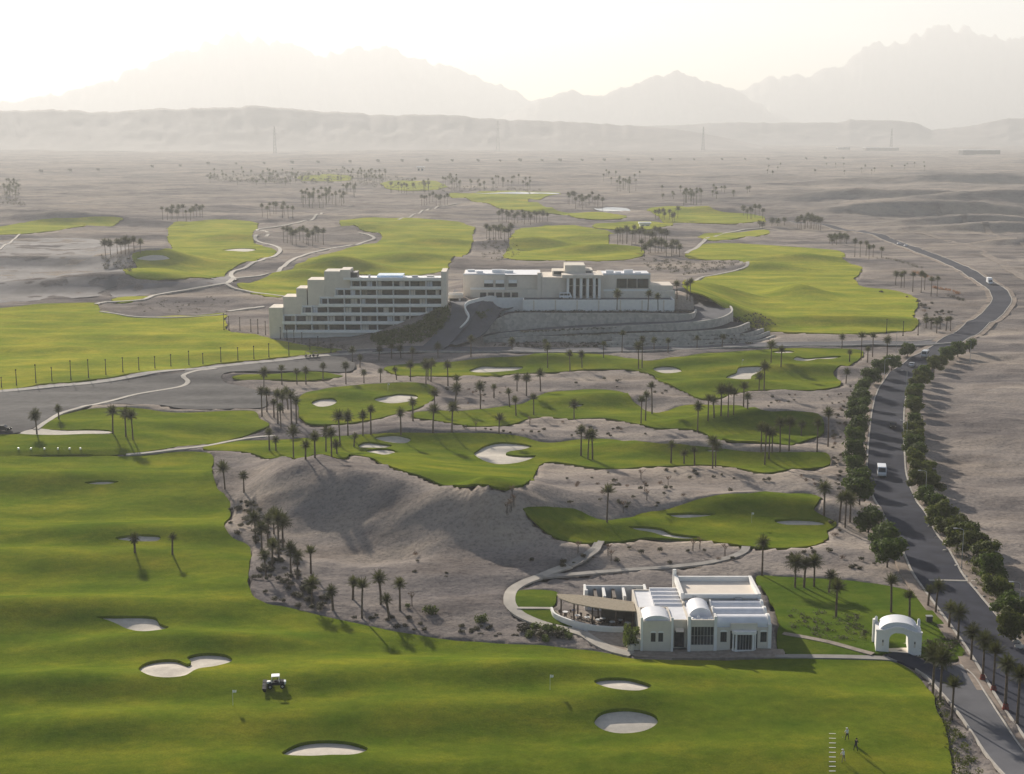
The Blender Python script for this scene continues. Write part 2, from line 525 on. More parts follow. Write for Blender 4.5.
M = {}
def build_materials():
    # --- desert
    m, nt, b, o = mat('desert')
    big = noise(nt, .006, 6, .6, (1, 1.6, 1)); mid = noise(nt, .05, 6, .65, (1, 1.5, 1)); fine = noise(nt, 1.3, 6, .7)
    c1 = ramp(nt, big, [(.3, (.225, .200, .184)), (.5, (.298, .265, .240)), (.7, (.39, .342, .300))])
    c2 = ramp(nt, mid, [(.3, (.62, .60, .60)), (.5, (.95, .94, .94)), (.7, (1.12, 1.1, 1.06))])
    c3 = ramp(nt, fine, [(.3, (.55, .55, .57)), (.5, (1, 1, 1)), (.7, (1.14, 1.13, 1.1))])
    patch = noise(nt, .012, 7, .7, (.45, 1.9, 1))
    c1 = mixc(nt, 1.0, c1, ramp(nt, patch, [(.38, (.54, .56, .62)), (.5, (1, 1, 1)), (.62, (1.2, 1.16, 1.08))]), 'MULTIPLY')
    cc = mixc(nt, 1.0, c1, c2, 'MULTIPLY'); cc = mixc(nt, 1.0, cc, c3, 'MULTIPLY')
    nt.links.new(cc, b.inputs['Base Color'])
    b.inputs['Roughness'].default_value = .95; b.inputs['Specular IOR Level'].default_value = .0
    bump(nt, b, noise(nt, .6, 8, .7), .6, .8)
    M['desert'] = m
    # --- turf
    def turf(name, lo, mid_, hi, s):
        m, nt, b, o = mat(name)
        big = noise(nt, .03 * s, 5, .6, (1, 2.2, 1)); fine = noise(nt, .6, 6, .7); tiny = noise(nt, 4.0, 4, .7)
        c = ramp(nt, big, [(.32, lo), (.5, mid_), (.68, hi)])
        c = mixc(nt, 1.0, c, ramp(nt, fine, [(.3, (.78, .8, .8)), (.7, (1.15, 1.12, 1.1))]), 'MULTIPLY')
        c = mixc(nt, 1.0, c, ramp(nt, tiny, [(.3, (.75, .78, .75)), (.7, (1.2, 1.18, 1.2))]), 'MULTIPLY')
        dry = noise(nt, .075 * s, 6, .68, (1, 1.7, 1))
        c = mixc(nt, 1.0, c, ramp(nt, dry, [(.34, (.68, .84, .72)), (.50, (1, 1, 1)), (.66, (1.42, 1.2, 1.25))]), 'MULTIPLY')
        nt.links.new(c, b.inputs['Base Color'])
        b.inputs['Roughness'].default_value = 1.0; b.inputs['Specular IOR Level'].default_value = .0
        b.inputs['Sheen Weight'].default_value = .07; b.inputs['Sheen Roughness'].default_value = .5; b.inputs['Sheen Tint'].default_value = (.62, .68, .10, 1)
        bump(nt, b, noise(nt, 1.2, 6, .7), .35, .35)
        return m
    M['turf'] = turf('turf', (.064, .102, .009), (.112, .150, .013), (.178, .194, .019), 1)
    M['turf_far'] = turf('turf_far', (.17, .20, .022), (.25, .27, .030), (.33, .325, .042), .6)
    M['turf_lawn'] = turf('turf_lawn', (.048, .092, .010), (.068, .112, .013), (.095, .128, .016), 1.5)
    # --- bunker sand
    m, nt, b, o = mat('bunker_sand')
    f = noise(nt, .9, 6, .65)
    nt.links.new(ramp(nt, f, [(.3, (.50, .45, .385)), (.7, (.64, .585, .50))]), b.inputs['Base Color'])
    b.inputs['Roughness'].default_value = .95; b.inputs['Specular IOR Level'].default_value = .05; bump(nt, b, noise(nt, 3, 6, .7), .3, .12)
    M['sand'] = m
    M['asphalt'] = m_simple('asphalt', (.043, .046, .062), .85, .25, .25, bmp=.2)
    M['asphalt_pale'] = m_simple('asphalt_pale', (.125, .125, .135), .9, .2, .12, bmp=.2)
    M['gravel'] = m_simple('gravel', (.062, .060, .063), .95, .3, .35, bmp=.4)
    M['path'] = m_simple('concrete_path', (.42, .385, .335), .9, .15, .4)
    M['path_grey'] = m_simple('path_grey', (.30, .28, .255), .9, .2, .4)
    M['track'] = m_simple('dirt_track', (.25, .21, .178), .97, .3, .2, bmp=.4)
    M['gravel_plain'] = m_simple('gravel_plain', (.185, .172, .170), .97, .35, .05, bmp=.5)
    M['verge'] = m_simple('verge_dirt', (.25, .205, .17), .97, .35, .35, bmp=.5)
    M['kerb'] = m_simple('kerb_stone', (.42, .39, .35), .9, .25, .6)
    M['paving'] = m_simple('paving', (.30, .255, .215), .9, .25, 1.2)
    M['plaster'] = m_simple('plaster', (.68, .62, .53), .85, .07, .7, bmp=.08)
    M['plaster_white'] = m_simple('plaster_white', (.81, .79, .75), .8, .05, .7)
    M['plaster_warm'] = m_simple('plaster_warm', (.72, .645, .55), .85, .06, .6)
    M['roof_white'] = m_simple('roof_white', (.70, .70, .72), .6, .08, .8)
    M['roof_tan'] = m_simple('roof_tan', (.78, .70, .60), .85, .06, .5)
    M['stone'] = None
    m, nt, b, o = mat('stone_wall')
    v = nd(nt, 'ShaderNodeTexVoronoi'); v.inputs['Scale'].default_value = .9
    g = nd(nt, 'ShaderNodeNewGeometry'); nt.links.new(g.outputs['Position'], v.inputs['Vector'])
    c = ramp(nt, v.outputs['Color'], [(.2, (.32, .30, .27)), (.8, (.52, .49, .44))])
    nt.links.new(mixc(nt, .35, c, ramp(nt, noise(nt, .35, 5), [(.3, (.28, .26, .235)), (.7, (.52, .48, .43))])), b.inputs['Base Color'])
    b.inputs['Roughness'].default_value = .95; bump(nt, b, v.outputs['Distance'], .5, .15)
    M['stone'] = m
    m, nt, b, o = mat('glass_dark')
    nt.links.new(ramp(nt, noise(nt, .5, 3), [(.35, (.022, .027, .033)), (.7, (.07, .08, .09))]), b.inputs['Base Color'])
    b.inputs['Roughness'].default_value = .12
    M['glass'] = m
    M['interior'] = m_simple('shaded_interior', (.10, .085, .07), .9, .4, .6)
    M['wood'] = m_simple('dark_wood', (.085, .06, .042), .75, .25, 2)
    M['lattice'] = m_simple('reed_roofing', (.33, .28, .21), .95, .2, 3)
    M['metal_dark'] = m_simple('dark_metal', (.05, .05, .05), .5, .2, 2, .3)
    M['metal_grey'] = m_simple('grey_metal', (.42, .42, .42), .45, .1, 2, .5)
    M['pole_wood'] = m_simple('pole_timber', (.06, .048, .038), .9, .25, 2)
    M['bark'] = m_simple('palm_bark', (.125, .095, .07), .95, .35, 3, bmp=.6)
    M['bark_tree'] = m_simple('tree_bark', (.10, .08, .06), .95, .3, 3)
    def leaf(name, lo, hi, tr=.35, sc=.35):
        m, nt, b, o = mat(name)
        oi = nd(nt, 'ShaderNodeObjectInfo')
        f = noise(nt, sc, 4, .6)
        c = ramp(nt, f, [(.3, lo), (.7, hi)])
        hs = nd(nt, 'ShaderNodeHueSaturation')
        mr = nd(nt, 'ShaderNodeMapRange'); mr.inputs['To Min'].default_value = .75; mr.inputs['To Max'].default_value = 1.3
        nt.links.new(oi.outputs['Random'], mr.inputs['Value']); nt.links.new(mr.outputs[0], hs.inputs['Value'])
        nt.links.new(c, hs.inputs['Color'])
        b.inputs['Roughness'].default_value = .65; b.inputs['Specular IOR Level'].default_value = .1
        nt.links.new(hs.outputs[0], b.inputs['Base Color'])
        t = nd(nt, 'ShaderNodeBsdfTranslucent'); nt.links.new(hs.outputs[0], t.inputs['Color'])
        mx = nd(nt, 'ShaderNodeMixShader'); mx.inputs[0].default_value = tr
        nt.links.new(b.outputs[0], mx.inputs[1]); nt.links.new(t.outputs[0], mx.inputs[2])
        nt.links.new(mx.outputs[0], o.inputs['Surface'])
        return m
    M['frond'] = leaf('palm_frond', (.034, .042, .010), (.085, .09, .024), .42)
    M['leaf'] = leaf('tree_leaf', (.032, .058, .006), (.085, .125, .014), .42, .6)
    M['leaf_olive'] = leaf('olive_leaf', (.050, .068, .009), (.125, .145, .022), .42, .6)
    M['scrub'] = leaf('scrub_leaf', (.055, .052, .034), (.11, .10, .06), .25, .8)
    M['bush'] = leaf('bush_leaf', (.05, .075, .018), (.14, .17, .035), .35, .8)
    M['twig'] = leaf('dry_twig', (.12, .075, .05), (.20, .13, .085), .2, .8)
    M['flower'] = leaf('hedge_orange', (.22, .10, .035), (.34, .15, .05), .3, .8)
    M['hill'] = m_simple('far_rock', (.25, .22, .20), .95, .3, .004)
    M['white_paint'] = m_simple('white_paint', (.78, .78, .77), .4, .03, 1)
    M['car_white'] = m_simple('car_white', (.75, .76, .78), .3, .03, 1)
    M['car_dark'] = m_simple('car_dark', (.03, .032, .036), .8, .1, 1)
    M['car_silver'] = m_simple('car_silver', (.5, .52, .54), .3, .05, 1, .4)
    M['rubber'] = m_simple('rubber', (.018, .018, .018), .85, .2, 3)
    M['red'] = m_simple('red_cloth', (.20, .05, .04), .85, .2, 2)
    M['lamp_glass'] = m_simple('lamp_glass', (.55, .52, .45), .3, .05, 2)
    M['skin'] = m_simple('skin', (.45, .28, .2), .6, .05, 2)
    M['cloth_white'] = m_simple('cloth_white', (.72, .71, .68), .9, .05, 2)
    M['cloth_dark'] = m_simple('cloth_dark', (.03, .03, .035), .9, .1, 2)
    M['cloth_blue'] = m_simple('cloth_blue', (.12, .2, .42), .9, .1, 2)
    M['cloth_khaki'] = m_simple('cloth_khaki', (.28, .23, .16), .9, .1, 2)
    m, nt, b, o = mat('water')
    b.inputs['Base Color'].default_value = (.03, .05, .055, 1); b.inputs['Roughness'].default_value = .06
    bump(nt, b, noise(nt, .4, 3), .04, .1)
    M['water'] = m
    m, nt, b, o = mat('pool_water')
    b.inputs['Base Color'].default_value = (.34, .56, .80, 1); b.inputs['Roughness'].default_value = .06
    bump(nt, b, noise(nt, .8, 3), .03, .1)
    M['pool'] = m
build_materials()
# ================================================================== sky, sun, air
SUN_EL, SUN_AZ = 20.0, -22.0      # degrees; azimuth from +Y, negative = to the left
w = bpy.data.worlds.new('World'); scene.world = w; w.use_nodes = True
nt = w.node_tree
bg = nt.nodes['Background']
sky = nt.nodes.new('ShaderNodeTexSky'); sky.sky_type = 'NISHITA'; sky.sun_disc = False
sky.sun_elevation = R(SUN_EL); sky.sun_rotation = R(SUN_AZ)
sky.altitude = 50; sky.air_density = .8; sky.dust_density = .8; sky.ozone_density = 1.0
tc = nt.nodes.new('ShaderNodeTexCoord'); mp = nt.nodes.new('ShaderNodeMapping'); mp.inputs['Scale'].default_value = (2.2, 2.2, 13)
nz = nt.nodes.new('ShaderNodeTexNoise'); nz.inputs['Scale'].default_value = 1.6; nz.inputs['Detail'].default_value = 6
cr_ = nt.nodes.new('ShaderNodeValToRGB'); cr_.color_ramp.elements[0].position = .35; cr_.color_ramp.elements[0].color = (.80, .81, .83, 1); cr_.color_ramp.elements[1].position = .7; cr_.color_ramp.elements[1].color = (1.12, 1.1, 1.06, 1)
mx_ = nt.nodes.new('ShaderNodeMix'); mx_.data_type = 'RGBA'; mx_.blend_type = 'MULTIPLY'; mx_.inputs[0].default_value = 1.0
nt.links.new(tc.outputs['Generated'], mp.inputs['Vector']); nt.links.new(mp.outputs[0], nz.inputs['Vector']); nt.links.new(nz.outputs['Fac'], cr_.inputs['Fac'])
nt.links.new(sky.outputs[0], mx_.inputs[6]); nt.links.new(cr_.outputs[0], mx_.inputs[7])
nt.links.new(mx_.outputs[2], bg.inputs['Color'])
bg.inputs['Strength'].default_value = .052
sd = bpy.data.lights.new('sun', 'SUN'); sd.energy = 5.0; sd.angle = R(.55); sd.color = (1.0, .91, .785)
so = bpy.data.objects.new('sun', sd); col.objects.link(so)
dirv = Vector((math.sin(R(SUN_AZ)) * math.cos(R(SUN_EL)), math.cos(R(SUN_AZ)) * math.cos(R(SUN_EL)), math.sin(R(SUN_EL))))
so.rotation_euler = dirv.to_track_quat('Z', 'Y').to_euler()
so.location = (-300, 300, 400)

HAZE_TOP = 1365.0
def build_haze():
    m = bpy.data.materials.new('haze_air'); m.use_nodes = True
    nt = m.node_tree; nt.nodes.clear()
    out = nt.nodes.new('ShaderNodeOutputMaterial'); v = nt.nodes.new('ShaderNodeVolumePrincipled')
    v.inputs['Color'].default_value = (.925, .945, .965, 1)
    v.inputs['Density'].default_value = 1.3e-4
    v.inputs['Anisotropy'].default_value = .228
    nt.links.new(v.outputs[0], out.inputs['Volume'])
    mb = MB(); mb.box(-16500, 16500, -400, 19500, -60, HAZE_TOP)
    o = mb.build('haze', m)
    o['kind'] = 'stuff'
build_haze()

# ================================================================== grass, sand, paths
TURF = {}
def turf_field(name, px, m, lift, spacing, bunkers=(), **kw):
    hs = [bunker_poly(b, max(.6, spacing * .4)) for b in bunkers]
    kw.setdefault('ragged', .3 if spacing < 4 else .9)
    o = surface(name, px, M[m], lift, spacing, hs, **kw)
    for hp in hs:
        bunker(hp, M['sand'], lift, spacing=max(.8, spacing * .5), depth=.7 if spacing < 4 else 1.0)
    return o

# the big foreground fairway
turf_field('fairway', [(-60, 457.5), (60, 457), (140, 456), (206, 453), (214, 459), (212, 470), (214, 481), (222, 492), (227, 499), (231, 510), (225, 524), (231, 537), (246, 544), (251, 552), (248, 574), (252, 593), (262, 602), (294, 610), (341, 620), (387, 631), (434, 638), (480, 643), (520, 645), (560, 648), (602, 652.5), (640, 660), (700, 661), (775, 660), (860, 660), (897, 663), (913, 672), (927, 688), (938, 709), (948, 737), (953, 774), (960, 830), (-140, 830)],
    'turf', .12, 1.7, [
    [(96, 617.5), (125, 616.5), (155, 618), (160, 624), (169, 628), (150, 631.5), (128, 629.5), (117, 624.5), (107, 620.5)],
    [(138.5, 669), (148, 662.6), (162, 660), (177, 660.4), (188, 664.5), (191, 662), (187, 657.6), (196, 654.6), (213, 653.6), (228, 656), (232, 661.5), (216, 666.5), (199, 669), (185, 676), (164, 678), (147, 675)],
    [(84, 483), (100, 480.6), (119, 482), (108, 484.4), (95, 484.6)],
    [(115, 538.5), (135, 535), (160, 536.5), (158, 541), (135, 541.6)],
    [(282, 754.5), (290, 748), (301, 743.5), (322, 741), (354, 743.5), (368, 749.5), (354, 755), (332, 755.5), (310, 756.5)],
    [(594, 681.5), (606, 678.5), (634, 680), (651.5, 686), (640, 691), (612, 689)],
    [(594, 722.5), (601, 713), (629, 709), (654, 715), (658, 722.5), (644, 731.5), (620, 734), (602, 730)],
])
# the practice tee and its mound, up to the dune tongue
turf_field('practice_tee', [(-60, 435.5), (20, 434.5), (60, 434), (110, 434.5), (112, 431.5), (60, 430), (40, 429), (48, 421), (60, 416), (86, 409.5), (126, 408), (183, 413), (232, 411), (252, 411), (259, 418), (269, 426), (250, 434), (232, 439.5), (199, 445), (170, 448), (146, 451.5), (120, 454.5), (60, 455), (-60, 455.5)],
    'turf', .12, 2.2)
# centre fairway with the horseshoe bunker
turf_field('fairway', [(204, 449), (237, 441.5), (266, 440.6), (303, 438.5), (350, 436), (385, 433.5), (430, 433), (480, 433), (520, 436.5), (544, 443), (589, 439), (615, 440), (643, 442), (680, 445), (715, 448), (740, 451), (773, 452.5), (808, 452), (826, 453), (831, 458), (828, 466), (810, 468.5), (790, 469), (763, 473), (736, 468), (704, 465), (654, 466.5), (613, 469), (585, 466.5), (568, 463.8), (555, 462), (544, 462.8), (537, 470), (534, 478), (520, 486), (500, 488), (470, 486), (430, 479), (400, 470), (369, 457.5), (353, 455), (337, 458.5), (294, 458.5), (247, 452.5)],
    'turf', .12, 2.0, [
    [(474, 453), (479, 449.5), (484, 446.3), (498, 442.6), (519.6, 443.6), (532, 446.5), (524, 449.5), (510, 451.6), (506, 454), (520, 455.8), (535.5, 455.8), (530, 459.5), (515, 463.5), (498, 464.5), (484, 461), (476, 456.5)],
    [(374, 437.5), (392, 434.8), (411, 439), (405, 443.5), (386, 442)],
    [(358, 447), (363, 442.6), (380, 443.6), (392, 445.6), (384, 448), (370, 448)],
    [(366, 450.5), (378, 449), (390, 449.3), (396, 452), (384, 455), (372, 453)],
    [(704, 450.5), (712, 449), (724, 450.3), (714, 452)],
])
# small green in front of the restaurant
turf_field('putting_green', [(523, 509), (535, 507), (549, 506.8), (575, 509.5), (588, 516), (605, 521), (614, 520.5), (626, 518), (646, 513), (680.5, 506), (705, 498), (723, 494.6), (758, 493), (790, 494), (816, 496), (819, 501), (813, 510), (823, 516), (836, 522), (835, 527), (827, 531), (829, 538), (819, 544), (803.5, 546.8), (779, 548.3), (747, 546), (705, 541), (670, 538.8), (646, 537.3), (626.5, 541), (605, 542), (567, 541.3), (553, 536.3), (539, 526.3), (528, 515.5)],
    'turf', .12, 1.8, [
    [(628, 527.2), (646, 526.8), (662, 529), (671, 533), (686, 535.5), (700, 537.5), (688, 539.2), (668, 537.2), (651, 532.6), (636, 530)],
    [(666, 514.5), (685, 513), (716, 514.3), (700, 517.2), (676, 517.5)],
    [(774, 521), (790, 519), (822, 521.5), (826, 524.5), (805, 525.5), (782, 524.5)],
])
# third band
turf_field('fairway', [(413, 417), (417, 412.5), (440, 411), (456, 411.3), (480, 409.5), (503, 406.5), (523, 403.5), (536, 397), (548, 392.5), (572, 390.6), (598, 389.6), (620, 391.6), (630.5, 396), (636, 404), (646, 411), (656, 413), (679, 406.6), (696, 404.8), (720, 405.5), (741, 406), (760, 410), (799, 412), (818, 414), (824, 428), (818, 436), (799, 442.5), (775, 443), (755, 441.7), (729, 440), (705, 433), (688, 428.8), (655, 428), (638, 424), (616, 420), (598, 418), (572, 419.2), (550, 417.5), (533, 418), (519.6, 422), (503, 425.7), (486, 426.3), (470, 426), (456, 424), (433, 420)],
    'turf', .12, 2.4, [
    [(569, 405.5), (576, 403.6), (584, 404.6), (577, 407)],
])
# fourth band
turf_field('fairway', [(384, 369), (395, 365.5), (423, 363), (456, 361.6), (494, 357.6), (532, 354.6), (558, 352.6), (580, 353.6), (601, 354.6), (625, 358), (645, 361), (665, 358.5), (686, 356.3), (741.6, 351.2), (782, 348.6), (830, 348.8), (858, 349.8), (863, 355), (841, 365.5), (833, 373), (841, 381.5), (836, 387), (813, 390), (762, 390), (738, 393), (712, 399), (703, 399), (686, 392), (665, 382.5), (652, 375), (640, 371.5), (624, 369.3), (583, 369.5), (558, 372), (520, 373.5), (481.6, 376), (431, 376), (400, 375.5)],
    'turf', .12, 2.8, [
    [(469, 370.6), (481.6, 366), (499, 366.6), (523, 366.8), (519.7, 369.5), (499, 372), (476.5, 372.6)],
    [(653, 368.5), (663, 366.2), (675.5, 367.2), (682, 371.5), (665, 373.5)],
    [(727, 376.5), (736, 372.5), (740, 367), (763, 366.5), (762, 370), (752, 376), (748, 379.5), (731, 378.6)],
    [(772, 351.4), (790, 350.6), (795, 352.4), (778, 353.2)],
    [(794, 360), (815, 357.6), (841, 356.4), (830, 359), (808, 361)],
])
# two-bunker green
turf_field('putting_green', [(300.6, 396), (312, 391.5), (330, 388), (353, 385.6), (385, 383.4), (419, 383), (434, 387), (435, 396), (426, 404), (400, 413), (375, 419), (350, 423), (330, 424.5), (312, 424), (303, 420), (298, 408)],
    'turf', .12, 2.2, [
    [(311.5, 402.4), (318, 399.4), (333, 398.4), (337, 401.5), (330, 406), (319.7, 407)],
    [(374, 399.4), (384, 396), (398, 394), (415.6, 395.2), (414, 400.5), (396, 403.5), (382, 402.5)],
])
turf_field('grass_strip', [(231, 377.7), (244, 374.6), (285, 373.4), (331, 373.6), (343, 376.6), (325, 379.2), (280, 379.6), (244, 380)], 'turf', .12, 2.4)
# driving range
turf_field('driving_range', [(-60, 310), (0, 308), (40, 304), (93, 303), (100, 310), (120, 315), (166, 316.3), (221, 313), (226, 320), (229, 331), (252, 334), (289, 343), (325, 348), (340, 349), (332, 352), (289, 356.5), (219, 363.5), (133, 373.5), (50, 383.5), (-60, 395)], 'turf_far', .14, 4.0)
# far fairways
FAR = dict(bstep=5.0, skirt=.7, cut=1.4)
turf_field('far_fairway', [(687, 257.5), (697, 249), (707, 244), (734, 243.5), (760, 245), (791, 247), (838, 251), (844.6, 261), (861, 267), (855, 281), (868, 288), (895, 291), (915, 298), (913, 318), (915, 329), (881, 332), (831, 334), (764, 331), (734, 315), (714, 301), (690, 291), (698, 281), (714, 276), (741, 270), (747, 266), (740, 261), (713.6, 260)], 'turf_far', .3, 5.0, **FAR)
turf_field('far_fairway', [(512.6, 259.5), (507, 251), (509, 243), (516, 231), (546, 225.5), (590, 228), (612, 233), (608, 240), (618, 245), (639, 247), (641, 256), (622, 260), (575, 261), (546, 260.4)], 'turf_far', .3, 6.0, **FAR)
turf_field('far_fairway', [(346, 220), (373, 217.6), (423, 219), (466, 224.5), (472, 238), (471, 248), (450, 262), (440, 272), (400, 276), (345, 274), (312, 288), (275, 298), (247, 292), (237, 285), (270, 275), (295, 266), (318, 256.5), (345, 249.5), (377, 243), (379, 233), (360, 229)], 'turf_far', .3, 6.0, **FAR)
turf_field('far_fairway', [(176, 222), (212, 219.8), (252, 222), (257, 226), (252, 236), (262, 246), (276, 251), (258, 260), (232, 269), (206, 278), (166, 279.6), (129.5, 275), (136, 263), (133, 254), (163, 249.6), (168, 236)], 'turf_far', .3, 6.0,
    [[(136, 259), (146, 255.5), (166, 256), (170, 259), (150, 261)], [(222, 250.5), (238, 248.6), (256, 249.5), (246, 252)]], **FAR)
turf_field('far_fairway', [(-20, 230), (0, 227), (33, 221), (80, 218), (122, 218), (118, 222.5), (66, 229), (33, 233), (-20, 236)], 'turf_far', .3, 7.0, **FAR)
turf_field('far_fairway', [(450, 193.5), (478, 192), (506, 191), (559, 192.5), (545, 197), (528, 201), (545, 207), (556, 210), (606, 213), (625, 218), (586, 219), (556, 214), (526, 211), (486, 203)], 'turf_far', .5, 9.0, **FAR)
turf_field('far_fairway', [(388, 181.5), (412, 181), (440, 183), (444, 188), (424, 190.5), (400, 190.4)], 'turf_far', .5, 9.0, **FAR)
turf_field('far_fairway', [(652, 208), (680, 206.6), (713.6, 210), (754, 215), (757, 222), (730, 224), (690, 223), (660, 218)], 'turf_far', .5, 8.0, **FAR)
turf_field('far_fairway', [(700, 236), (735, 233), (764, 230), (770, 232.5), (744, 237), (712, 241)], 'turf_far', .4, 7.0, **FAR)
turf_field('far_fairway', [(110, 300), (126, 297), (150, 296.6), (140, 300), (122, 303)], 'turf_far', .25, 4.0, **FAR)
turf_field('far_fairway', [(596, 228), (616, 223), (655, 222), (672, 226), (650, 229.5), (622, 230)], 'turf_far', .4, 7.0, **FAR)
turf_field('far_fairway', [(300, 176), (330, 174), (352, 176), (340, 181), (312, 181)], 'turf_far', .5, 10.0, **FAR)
# restaurant lawns
turf_field('lawn', [(515, 593), (520, 591), (555, 592), (556, 600), (551.5, 607.6), (533, 607.6), (515.6, 607)], 'turf_lawn', .12, 1.6)
turf_field('lawn', [(517, 610), (533, 609.6), (551, 610), (566, 619), (588, 626.6), (619, 627.6), (609, 630), (581, 627.8), (559, 625), (531, 618)], 'turf_lawn', .12, 1.4)
turf_field('lawn', [(757, 576), (775, 577), (800, 578), (840, 580), (880, 585), (910, 592), (932, 612), (952, 635), (964, 654), (955, 660), (922, 657.6), (920, 654), (870, 655), (860, 656.6), (800, 656), (781, 651), (779, 620), (771, 600)], 'turf_lawn', .12, 1.7)

# ponds far off
surface('pond', [(594, 209), (606, 207.6), (622, 208), (630, 210), (616, 211.6), (600, 211)], M['water'], .35, 10, skirt=.5, cut=2.5)
surface('pond', [(474, 193.4), (500, 193.0), (540, 193.1), (560, 193.5), (540, 194.1), (500, 194.1)], M['water'], .8, 12, skirt=.5, cut=2.5)

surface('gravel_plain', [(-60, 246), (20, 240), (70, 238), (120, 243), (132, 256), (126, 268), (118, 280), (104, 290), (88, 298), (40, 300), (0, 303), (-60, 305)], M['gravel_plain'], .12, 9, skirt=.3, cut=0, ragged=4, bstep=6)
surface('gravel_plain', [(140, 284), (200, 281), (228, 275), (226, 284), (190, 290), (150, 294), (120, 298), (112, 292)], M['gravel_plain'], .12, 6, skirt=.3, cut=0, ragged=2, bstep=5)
# grey yard beside the range, road at the foot of the terraces
surface('gravel_yard', [(-60, 397), (50, 389), (133, 379), (180, 373), (190, 369), (215, 367.5), (260, 363), (300, 359), (340, 357), (352, 362), (346, 372), (230, 372), (222, 380), (240, 386), (262, 394), (262, 408), (240, 408.4), (183, 409), (126, 404), (86, 406), (60, 413), (36, 427), (20, 432.5), (-60, 433.5)], M['gravel'], .10, 3.5, cut=1.2)
surface('sand_strip', [(20, 433.7), (36, 429.2), (60, 431.3), (112, 432.6), (110, 433.7)], M['sand'], .16, 1.5, cut=.8, skirt=.3)
RIB = {}
def road(name, px, width, m, **kw):
    r = ribbon(name, px, width, M[m], **kw); RIB[name] = r; return r
SERVICE = [(-60, 396.5), (0, 391.5), (50, 386.5), (133, 376.5), (219, 366.5), (289, 359.5), (340, 355), (400, 351.5), (440, 350)]
road('track', SERVICE, 4.5, 'path_grey', lift=.16, step=3)
r = road('service_road', [(340, 353.5), (400, 350.5), (470, 350), (560, 350.5), (640, 349), (720, 346), (800, 344), (870, 342.5), (925, 343), (948, 341)], 9.0, 'asphalt_pale', lift=.14, step=3)
for sgn in (-1, 1): edge_strip('kerb', r[1], r[2], r[3], sgn * 4.8, .5, .14, M['kerb'])
MAIN = [(1075, 760), (1040, 715), (1005, 663), (984, 634), (962, 606), (938, 575), (922, 545), (905, 515), (893, 496), (887, 475), (886, 450), (887, 425), (889, 405), (894, 388), (905, 373), (926, 357), (950, 342), (972, 329), (994, 312), (1002, 299), (994, 287), (975, 276), (946, 261), (915, 249), (888, 239.5), (860, 231.5), (830, 226), (800, 223), (770, 221)]
r = road('road', MAIN, 8.8, 'asphalt', lift=.15, step=2.5, cols=6)
for sgn in (-1, 1): edge_strip('kerb', r[1], r[2], r[3], sgn * 4.6, .35, .13, M['kerb'])
for sgn in (-1, 1): edge_strip('verge_strip', r[1], r[2], r[3], sgn * 5.9, 2.0, .02, M['verge'])
# ramp up to the hotel court
r = road('road', [(432, 349), (446, 336), (458, 322), (463, 312), (461, 301)], 9.5, 'asphalt_pale', lift=.16, step=2)
road('road', [(448, 345), (470, 334), (484, 318), (496, 306), (520, 301)], 9.0, 'asphalt_pale', lift=.2, step=2)
# driveway by the gate
r = road('driveway', [(1045, 800), (1010, 760), (984, 722), (964, 695), (950, 677), (938, 668)], 5.2, 'asphalt_pale', lift=.16, step=2, widths=[5.2, 5.2, 5.0, 5.4, 6.5, 7.5])
for sgn in (-1, 1): edge_strip('kerb', r[1], r[2], r[3], sgn * .12, .22, .12, M['kerb'], W=r[4])
road('driveway', [(893, 653), (905, 659), (922, 667), (940, 675), (952, 684)], 3.6, 'asphalt', lift=.20, step=1.5)
road('footpath', [(775, 656.6), (800, 656.8), (850, 657.6), (880, 658.6), (900, 660)], 1.5, 'path_grey', lift=.17, step=2)
road('footpath', [(783, 634), (800, 637), (830, 643), (855, 650), (873, 655)], 1.3, 'paving', lift=.19, step=2)
# restaurant walks
r = road('cart_path', [(569, 566.5), (552, 572), (538, 577.5), (524, 583), (514, 589), (509.5, 597), (511, 606), (519, 614), (533, 621), (552, 627), (570, 630.5), (585, 635), (597, 643), (612, 650), (632, 655)], 2.1, 'path', lift=.17, step=1.2)
road('cart_path', [(538, 577.5), (570, 575), (600, 572.4), (640, 569.6), (680, 566.5), (710, 562.5), (732, 557.5), (744, 551.5), (746, 547)], 1.7, 'path_grey', lift=.19, step=1.5)
road('cart_path', [(569, 566.5), (583, 559), (594, 551), (598, 545), (600, 541.5)], 1.8, 'path_grey', lift=.17, step=1.5)
road('cart_path', [(517, 608.7), (534, 608.8), (551, 609)], .9, 'path', lift=.2, step=1.2)
surface('paving', [(588, 631), (606, 632.6), (625, 629.6), (640, 640), (642, 649.5), (700, 650.2), (776, 649.6), (783, 650), (783, 657), (740, 658), (640, 657.2), (620, 652), (604, 643)], M['paving'], .14, 1.5, cut=.8)
# edging path left of the tee
road('cart_path', [(36, 430), (48, 421), (62, 413.5), (84, 406.5), (130, 396), (180, 387), (188, 382), (183, 376), (196, 371), (216, 369)], 1.6, 'path', lift=.20, step=2.5)
road('cart_path', [(126, 455.4), (160, 451.6), (196, 447.6), (230, 441.8), (256, 437.5), (275, 436)], 1.5, 'path', lift=.2, step=2)
